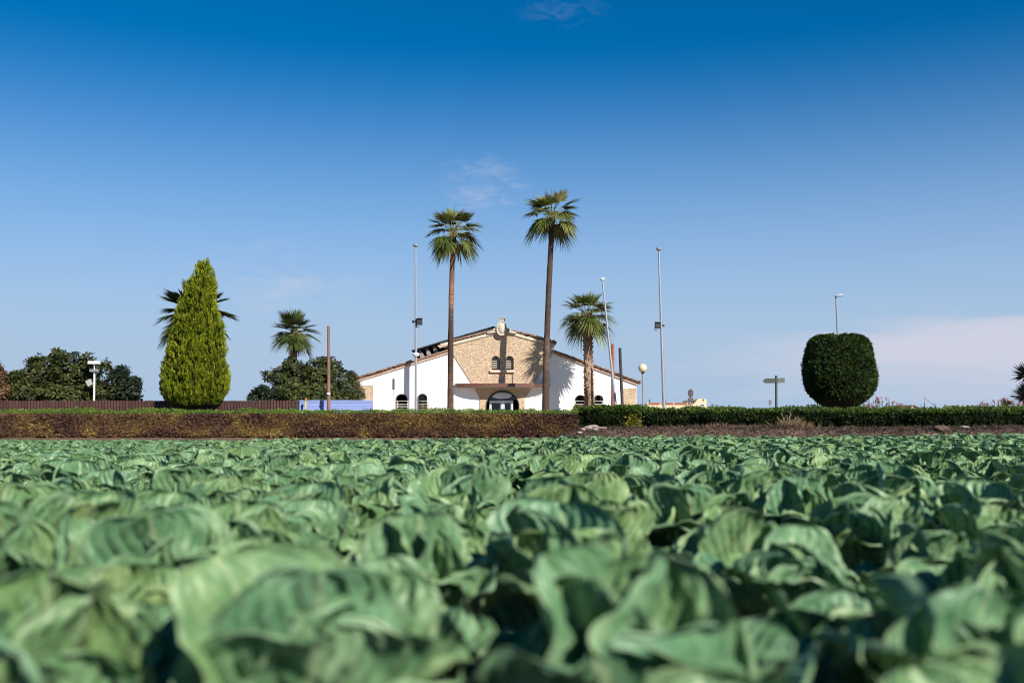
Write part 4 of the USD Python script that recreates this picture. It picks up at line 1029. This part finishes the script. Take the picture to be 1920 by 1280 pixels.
p0 = Q(1277, 744, D); part('antenna', cat(tube([[p0[0], D + 3, 2.0], [p0[0], D + 3, p0[1]]], .03, 5), tube([[p0[0] - .25, D + 3, p0[1] - .1], [p0[0] + .25, D + 3, p0[1] - .1]], .025, 4)), steel, t)
D = 150.0
t = thing('house', 'distant white gabled house with a brown roof above the right hedge', 'building', (xa(1712, D), D, 0))
part('wall', slab(Polygon([Q(1704, 790, D), Q(1704, 766, D), Q(1713.5, 760.5, D), Q(1724, 766.5, D), Q(1724, 790, D)]), D, D + 8), white, t)
part('roof', cat(slab(Polygon([Q(1697, 768, D), Q(1709.5, 759, D), Q(1713.5, 759, D), Q(1703, 766, D)]), D - .3, D + 8.3), slab(Polygon([Q(1713.6, 759, D), Q(1726, 767, D), Q(1725, 768, D), Q(1713.6, 760.3, D)]), D - .3, D + 8.3)), tilemat, t)
part('window', box(*[Q(1711, 0, D)[0], Q(1715, 0, D)[0]], D - .06, D - .003, Q(0, 770, D)[1], Q(0, 766, D)[1]), darkmetal, t)
D = 75.0
foot, top = at_base((1733, 742), (1733.5, 768), D)
t = thing('mast', 'hair thin aerial mast with a sagging wire above the right hedge', 'mast', foot)
part('pole', tube([foot, top], .022, 6), steel, t)
part('wire', tube([top - [0, 0, .15], P(1744, 754, D), P(1760, 765, D)], .012, 4), darkmetal, t)

# ---------------------------------------------------------------- the bank: stones, dry weeds, brush
rng = np.random.default_rng(91)
stone_pale = mat('pale_stone', (.36, .29, .245), .9, color2=(.20, .155, .13), scale=7, bump=.02, bump_scale=20)
spots = [(1093, 42.90, .11), (1103, 43.10, .15), (1112, 43.25, .19), (1122, 43.10, .13), (1131, 43.00, .10), (1117, 42.80, .10), (1086, 42.70, .09), (1040, 42.30, .12), (1050, 42.40, .16), (1058, 42.30, .13), (1032, 42.40, .11), (1047, 42.10, .10), (1066, 42.20, .10), (1805, 43.30, .16), (1762, 42.80, .24)]
for k, (a, D, r) in enumerate(spots):
    m = trimesh.creation.icosphere(2, 1.0); v = np.array(m.vertices); v *= (1 + .55 * (meshkit.noise(v * 1.7 + k * 5.1, k)[:, None] - .5)); v *= np.array([r * 1.25, r * .9, r * .72])
    x = xa(a, D)
    lab = 'pale stone heaped in the rubble before the short dark hedge' if k < 7 else 'pale clod lying at the end of the brown hedge' if k < 13 else 'pale stone lying under the right hedge near the picture edge' if k == 13 else 'dark lump of earth under the right hedge left of the lone pale stone'
    single('stone', (v + [x, D, float(gz(x, D)) + r * .25], np.array(m.faces)), stone_pale if k != 14 else soil, lab, 'stone', smooth=True, group='stones heaped in the rubble' if k < 7 else 'clods at the end of the brown hedge' if k < 13 else None)
n = 26000; x = rng.uniform(1.6, 26, n); y = rng.normal(42.9, .55, n); c = np.stack([x, y, gz(x, y) + .01], -1)
dd = rng.normal(0, 1, (n, 3)) * [1, 1, .5] + [0, -.1, .45]
brush = leaf_mat('dry_brush', [(0, (.022, .016, .014)), (.5, (.095, .066, .055)), (.85, (.19, .135, .105)), (1, (.36, .27, .20))], .9, .1, .1)
p = single('dry_brush', leaf_soup(c, dd, rand_dirs(rng, n), rng.uniform(.05, .20, n), rng.uniform(.012, .05, n), .2), brush, 'dry twigs and crumbs strewn over the earth bank on the right', 'brush', kind='stuff')
n = 4200; x = rng.uniform(-27, 2.7, n); y = rng.uniform(42.2, 43.1, n); c = np.stack([x, y, gz(x, y) + .005], -1)
litter = leaf_mat('leaf_litter', [(0, (.10, .045, .025)), (.6, (.28, .14, .075)), (1, (.42, .27, .16))], .9, .1, .1)  # orange leaf tones stand for sunlight on the bare soil strip
single('leaf_litter', leaf_soup(c, rng.normal(0, 1, (n, 3)) * [1, 1, .3] + [0, 0, .1], rng.normal(0, .5, (n, 3)) + [0, 0, 1], rng.uniform(.04, .09, n), rng.uniform(.02, .05, n), .2), litter, 'added leaf scraps giving the soil strip under the brown hedge its sunlit orange', 'added litter', kind='stuff')
straw = leaf_mat('straw', [(0, (.09, .06, .035)), (.6, (.24, .165, .095)), (1, (.42, .31, .19))], .8, .2, .2)


def tuft(label, a, D, w, h, n, seed):
    rng = np.random.default_rng(seed); x = xa(a, D) + rng.normal(0, w, n); y = D + rng.normal(0, .2, n)
    d = np.stack([(x - xa(a, D)) * 1.0 + rng.normal(0, .25, n), rng.normal(0, .25, n), np.ones(n)], -1)
    single('dry_grass', leaf_soup(np.stack([x, y, gz(x, y) - .01], -1), d, rand_dirs(rng, n), rng.uniform(.3, 1, n) * h, .014, .2), straw, label, 'dry grass', kind='stuff')


tuft('dry straw grass tuft below the direction sign', 1487, 43.2, .40, .46, 420, 92)
tuft('low dry straw grass between the round sign and the direction sign', 1405, 43.3, .7, .20, 220, 93)
tuft('sparse dry stalks in front of the long dark hedge under the round sign', 1345, 43.3, .5, .34, 160, 94)
t = thing('dead_weed', 'pale leafless dead weed with forked stems below the direction sign', 'weed', ground_px(1478, 43.2))
g0 = ground_px(1478, 43.2)
for k, (dx, h) in enumerate(((.12, .75), (-.28, .62), (-.55, .45), (.38, .5), (.62, .42), (-.1, .55))):
    tip = g0 + [dx, rng.uniform(-.2, .2), h]; mid = g0 * .45 + tip * .55 + [-.04, 0, 0]
    st = part('stem', tube([g0, mid, tip], [.016, .011, .004], 5), mat('dead_stem', (.42, .31, .21), .85, var=.3), t)
    part('twig', cat(tube([mid, mid + [.14, .05, .18]], [.007, .003], 4), tube([mid * .5 + tip * .5, mid * .5 + tip * .5 + [-.12, 0, .14]], [.006, .002], 4)), mat('dead_stem', (.42, .31, .21)), st)
lf = leaf_mat('weed_leaf', [(0, (.03, .06, .012)), (1, (.12, .19, .03))], .5, .3)
for k, (a, lab) in enumerate(((1338, 'small green weed at the foot of the long dark hedge under the beige house'), (1412, 'small green weed between the dry grass and the direction sign'), (1600, 'low green weed at the foot of the hedge below the clipped tree'), (1690, 'low green weed at the hedge foot right of the clipped tree'), (1790, 'low yellow green weed beside the lone pale stone'))):
    n = 90; f = ground_px(a, 43.8); c = f + rng.normal(0, 1, (n, 3)) * [.22, .1, .04] + [0, 0, .06]
    wd = thing('weed', lab, 'weed', f); part('leaves', leaf_soup(c, rng.normal(0, .6, (n, 3)) + [0, -.2, .8], rand_dirs(rng, n), rng.uniform(.1, .24, n), rng.uniform(.03, .06, n), .2), lf, wd, kind='stuff')

# ================================================================ the cabbages
def cabbage_mat():
    # veins: u runs along the leaf, v across it
    nodes = {
        'uv': ('uvmap', {'attribute': 'st'}), 'sx': ('separate_xyz', {}), 'v2': ('math', {'math_type': 'subtract', 'value2': .5}), 'va': ('math', {'math_type': 'absolute'}),
        'uu': ('math', {'math_type': 'multiply', 'value2': .72}), 'q': ('math', {'math_type': 'multiply_add', 'value2': -1.04}), 'qn': ('math', {'math_type': 'multiply', 'value2': 9.0 * PI}), 'qs': ('math', {'math_type': 'sine'}), 'qa': ('math', {'math_type': 'absolute'}),
        'vein': ('map_range', {'range_type': 'smoothstep', 'from_min': .30, 'from_max': .0, 'to_min': 0, 'to_max': .24, 'clamp': True}),
        'rib': ('map_range', {'range_type': 'smoothstep', 'from_min': .04, 'from_max': .008, 'to_min': 0, 'to_max': .42, 'clamp': True}),
        'mx': ('math', {'math_type': 'maximum'}), 'sun_rim': ('map_range', {'range_type': 'smoothstep', 'from_min': .40, 'from_max': .50, 'to_min': 0, 'to_max': .22, 'clamp': True}), 'm2': ('math', {'math_type': 'maximum'}),  # paler margin painted in as a sunlit highlight on the leaf edge
        'g': ('geometry', {}), 'oi': ('object_info', {}), 'tc': ('texture_coordinate', {}), 'n': ('noise_texture', {'scale': 9.0, 'detail': 4.0, 'roughness': .6}),
        'nr': ('rgb_ramp', {'ramp': [(.25, (.050, .122, .056)), (.5, (.112, .215, .094)), (.75, (.235, .335, .175))]}),
        'rc': ('rgb_ramp', {'ramp': [(0, (.80, .95, 1.08)), (.5, (.98, 1, 1.0)), (1, (1.16, 1.08, .86))]}), 'mu': ('mix', {'mix_type': 'multiply', 'fac': 1.0}),
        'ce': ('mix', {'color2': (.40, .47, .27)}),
        'n2': ('noise_texture', {'scale': 42.0, 'detail': 3.0}), 'hh': ('math', {'math_type': 'multiply_add', 'value2': -.35}), 'b': ('bump', {'strength': .8, 'distance': .012}),
        'p': ('principled_bsdf', {'roughness': .48, 'specular_ior_level': .45, 'sheen_weight': .03, 'sheen_roughness': .4}), 'hs': ('hsv', {'saturation': 1.35, 'value': 1.0, 'hue': .49, 'fac': 1.0}), 't': ('translucent_bsdf', {}), 'm': ('mix_closure', {'fac': .09}),
    }
    links = [('uv.UV', 'sx.vector'), ('sx.y', 'v2.value1'), ('v2.value', 'va.value1'), ('va.value', 'q.value1'), ('sx.x', 'uu.value1'), ('uu.value', 'q.value3'), ('q.value', 'qn.value1'), ('qn.value', 'qs.value1'), ('qs.value', 'qa.value1'),
             ('qa.value', 'vein.value'), ('va.value', 'rib.value'), ('vein.result', 'mx.value1'), ('rib.result', 'mx.value2'), ('tc.object', 'n.vector'), ('n.fac', 'nr.fac'), ('oi.random', 'rc.fac'),
             ('nr.color', 'mu.color1'), ('rc.color', 'mu.color2'), ('mu.color', 'ce.color1'), ('va.value', 'sun_rim.value'), ('mx.value', 'm2.value1'), ('sun_rim.result', 'm2.value2'), ('m2.value', 'ce.fac'), ('ce.color', 'p.base_color'), ('ce.color', 'hs.color'), ('hs.color', 't.color'),
             ('tc.object', 'n2.vector'), ('n2.fac', 'hh.value1'), ('mx.value', 'hh.value3'), ('hh.value', 'b.height'), ('b.normal', 'p.normal'), ('p.BSDF', 'm.closure1'), ('t.BSDF', 'm.closure2')]
    return usdkit.material(stage, '/World/Looks/cabbage_leaf', nodes, links, surface='m.closure')


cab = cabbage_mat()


def cabbage_leaf(rng, L, W, tilt, curl, cup, recurve, ruffle, az, z0, nu, nv, r0=.03):
    """one broad leaf: stalk, ribbed blade puckered between its veins, wavy margin rolled outward"""
    u = np.linspace(0, 1, nu)[:, None]; v = np.linspace(-1, 1, nv)[None]
    a = tilt + curl * u[:, 0] ** 1.7; du = L / (nu - 1)
    r = r0 + np.concatenate([[0], np.cumsum(np.sin(a[:-1]) * du)]); z = z0 + np.concatenate([[0], np.cumsum(np.cos(a[:-1]) * du)])
    e = np.clip(1 - np.abs((u - .56) / .445) ** 2.7, 0, 1) ** (1 / 2.2); w = np.maximum(W * e, .022 * (1 - u)) * (1 + .05 * np.sin(3 * u * PI + rng.uniform(0, 6)))
    N = np.stack([-np.cos(a), np.sin(a)], 1)  # inward and up
    av = np.abs(v)
    edge = np.clip(np.maximum(av ** 2 * (u > .12), np.clip((u - .62) / .38, 0, 1) ** 1.5), 0, 1)
    psi = np.arctan2(v * w, (u - .30) * L)
    q = .72 * u - .52 * av
    puck = np.abs(np.sin(9 * PI * q)) ** .8 * np.clip(av * 5, 0, 1) * np.clip(u * 3 - .35, 0, 1) * (1 - .30 * edge)
    h = cup * w * av ** 2 * (1 - .2 * u) - recurve * edge ** 2 * (.6 + .4 * np.sin(psi * 2 + rng.uniform(0, 6))) + .016 * (L / .38) * puck
    h = h + ruffle * edge ** 2.2 * (np.sin(psi * rng.uniform(6, 9) + rng.uniform(0, 6)) + .5 * np.sin(psi * rng.uniform(11, 16) + rng.uniform(0, 6)))
    pts = np.stack(np.broadcast_arrays(u * 3, v * 3 + 10, 0 * u * v), -1); h = h + (meshkit.fbm(pts * 1.2 + rng.uniform(0, 50), 3, 1) - .5) * .05
    h = h - .006 * np.exp(-(v / .06) ** 2) * (1 - u)
    side = w * v * (1 - .18 * cup * av)
    R = r[:, None] + h * N[:, 0:1]; Z = z[:, None] + h * N[:, 1:2]
    bend = rng.normal(0, .05) * u ** 2; S = side + bend
    ca, sa = math.cos(az), math.sin(az)
    V = np.stack([R * ca - S * sa, R * sa + S * ca, Z + 0 * S], -1).reshape(-1, 3)
    i, j = np.meshgrid(np.arange(nu - 1), np.arange(nv - 1), indexing='ij')
    F = np.stack([i * nv + j, (i + 1) * nv + j, (i + 1) * nv + j + 1, i * nv + j + 1], -1).reshape(-1, 4)
    UV = np.stack(np.broadcast_arrays(u, v * .5 + .5), -1).reshape(-1, 2)
    return V, np.vstack([F[:, [0, 1, 2]], F[:, [0, 2, 3]]]), UV


def cabbage_leaves(seed, nu, nv, n_out=8, n_mid=5, n_in=3):
    rng = np.random.default_rng(seed); out = []
    for k in range(n_out):
        az = k * 2.39996 + rng.normal(0, .2)
        out.append(cabbage_leaf(rng, rng.uniform(.34, .43), rng.uniform(.195, .245), rng.uniform(.30, .78), rng.uniform(.1, .85), rng.uniform(.10, .42), rng.uniform(.01, .04), rng.uniform(.008, .018), az, .05, nu, nv))
    for k in range(n_mid):
        az = k * 2.39996 + 1.0 + rng.normal(0, .2)
        out.append(cabbage_leaf(rng, rng.uniform(.35, .44), rng.uniform(.180, .235), rng.uniform(-.02, .24), rng.uniform(-.1, .45), rng.uniform(.28, .60), rng.uniform(.01, .04), rng.uniform(.006, .015), az, .08, nu, nv))
    for k in range(n_in):
        az = k * 2.1 + rng.normal(0, .2)
        out.append(cabbage_leaf(rng, rng.uniform(.24, .30), rng.uniform(.115, .14), rng.uniform(.0, .12), rng.uniform(-.6, -.2), rng.uniform(.6, .8), .01, .006, az, .10, nu, nv, .05))
    return out


def cabbage_head(seed, n=3):
    m = trimesh.creation.icosphere(n, 1.0); v = np.array(m.vertices); th = np.arctan2(v[:, 1], v[:, 0])
    v *= (1 + .10 * np.abs(np.sin(th * 1.5 + v[:, 2] * 2))[:, None] + .12 * (meshkit.noise(v * 2.2 + seed, seed)[:, None] - .5))
    uv = np.stack([v[:, 2] * .4 + .5, (th / PI * 2) % 1.0], 1)
    return v * [.10, .10, .095] + [0, 0, .20], np.array(m.faces), uv


# where they stand: rows a little over half a metre apart, the near ones clear of the lens
rng = np.random.default_rng(101)
pos = []
row, y = 0, 1.42
while y < 42.0:
    half = .53 * y + 3.2; sp = .60
    xs = np.arange(-half, half, sp) + (row % 2) * sp / 2
    for x in xs:
        a, b, c = rng.normal(0, .06), rng.normal(0, .06), rng.random()
        if c > .004 or y < 8:
            pos.append((x + a, y + b))
    row += 1; y += .555
pos = np.array(pos); pz = field_z(pos[:, 0], pos[:, 1]) + .06 + (meshkit.fbm(np.stack([pos[:, 0] * .25, pos[:, 1] * .25, pos[:, 0] * 0], -1), 2, 6) - .5) * .12
in_view = np.abs(pos[:, 0]) < .525 * pos[:, 1] + .25
order = np.argsort(np.where(in_view, pos[:, 1], 1e3))
near = order[:300]; rest = order[300:]
NV = 8
firsts, at_prim = [], {}
scale = np.clip(rng.normal(1.04, .11, len(pos)), .78, 1.22); turn = rng.uniform(0, 360, len(pos)); lean = rng.normal(0, 5, (len(pos), 2))
CAB_LABEL, CAB_GROUP = 'leafy green cabbage plant with broad ribbed wavy leaves in the near part of the field', 'cabbages in the near part of the field'


def place(x, k):
    x.ClearXformOpOrder()
    x.AddTranslateOp().Set(Gf.Vec3d(float(pos[k, 0]), float(pos[k, 1]), float(pz[k])))
    x.AddRotateXYZOp().Set(Gf.Vec3f(float(lean[k, 0]), float(lean[k, 1]), float(turn[k])))
    x.AddScaleOp().Set(Gf.Vec3f(float(scale[k])))


for v in range(NV):
    path = numbered('/World/cabbage'); x = UsdGeom.Xform.Define(stage, path); LOC[path] = np.zeros(3)
    for V, Fc, UV in cabbage_leaves(200 + v, 48, 47):
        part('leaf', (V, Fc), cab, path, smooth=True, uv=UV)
    V, Fc, UV = cabbage_head(v)
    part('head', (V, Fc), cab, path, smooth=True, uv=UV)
    keys(x.GetPrim(), label=CAB_LABEL, category='cabbage', group=CAB_GROUP)
    place(x, near[v]); firsts.append(path); at_prim[int(near[v])] = x.GetPrim()
for k in near[NV:]:
    path = numbered('/World/cabbage'); x = UsdGeom.Xform.Define(stage, path)
    x.GetPrim().GetReferences().AddInternalReference(firsts[int(rng.integers(NV))]); x.GetPrim().SetInstanceable(True)
    place(x, k); keys(x.GetPrim(), label=CAB_LABEL, category='cabbage', group=CAB_GROUP); at_prim[int(k)] = x.GetPrim()

# the few plants that fill the bottom of the picture can be told apart
front = []
for k in near:
    q = np.array([pos[k, 0], pos[k, 1], pz[k] + .45 - CAM_Z]); dep = q[1] * math.cos(PITCH) + q[2] * math.sin(PITCH); upv = -q[1] * math.sin(PITCH) + q[2] * math.cos(PITCH)
    sx, sy = CX + F_PX * q[0] / dep, CY - F_PX * upv / dep
    if 60 < sx < 1860 and 1090 < sy < 1290:
        front.append((sx, int(k)))
ORD = 'leftmost second third fourth fifth sixth seventh eighth ninth tenth'.split()
front.sort()
for i, (sx, k) in enumerate(front[:10]):
    at_prim[k].SetCustomDataByKey('label', 'leftmost of the big blurred cabbages along the bottom edge of the photo' if i == 0 else f'big blurred cabbage, {ORD[i]} from the left along the bottom edge of the photo')
    at_prim[k].SetCustomDataByKey('group', 'blurred cabbages along the bottom edge')

pi = UsdGeom.PointInstancer.Define(stage, '/World/cabbage_field')
keys(pi.GetPrim(), label='mass of green cabbages filling the far part of the field up to the hedge', category='cabbages', kind='stuff')
protos = []
for v in range(6):
    vs, fs, us, n = [], [], [], 0
    for V, Fc, UV in cabbage_leaves(300 + v, 27, 25, 8, 5, 2) + [cabbage_head(v, 2)]:
        vs.append(V); fs.append(Fc + n); us.append(UV); n += len(V)
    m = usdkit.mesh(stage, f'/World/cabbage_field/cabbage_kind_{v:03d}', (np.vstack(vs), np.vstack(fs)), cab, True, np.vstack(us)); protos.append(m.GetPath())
pi.CreatePrototypesRel().SetTargets(protos)
pi.CreateProtoIndicesAttr(Vt.IntArray([int(a) for a in rng.integers(0, 6, len(rest))]))
pi.CreatePositionsAttr(Vt.Vec3fArray([Gf.Vec3f(float(pos[k, 0]), float(pos[k, 1]), float(pz[k])) for k in rest]))
qs = []
for k in rest:
    q = Gf.Rotation(Gf.Vec3d(1, 0, 0), float(lean[k, 0])) * Gf.Rotation(Gf.Vec3d(0, 0, 1), float(turn[k])); qq = q.GetQuat(); qs.append(Gf.Quath(float(qq.GetReal()), *[float(c) for c in qq.GetImaginary()]))
pi.CreateOrientationsAttr(Vt.QuathArray(qs))
pi.CreateScalesAttr(Vt.Vec3fArray([Gf.Vec3f(float(scale[k])) for k in rest]))
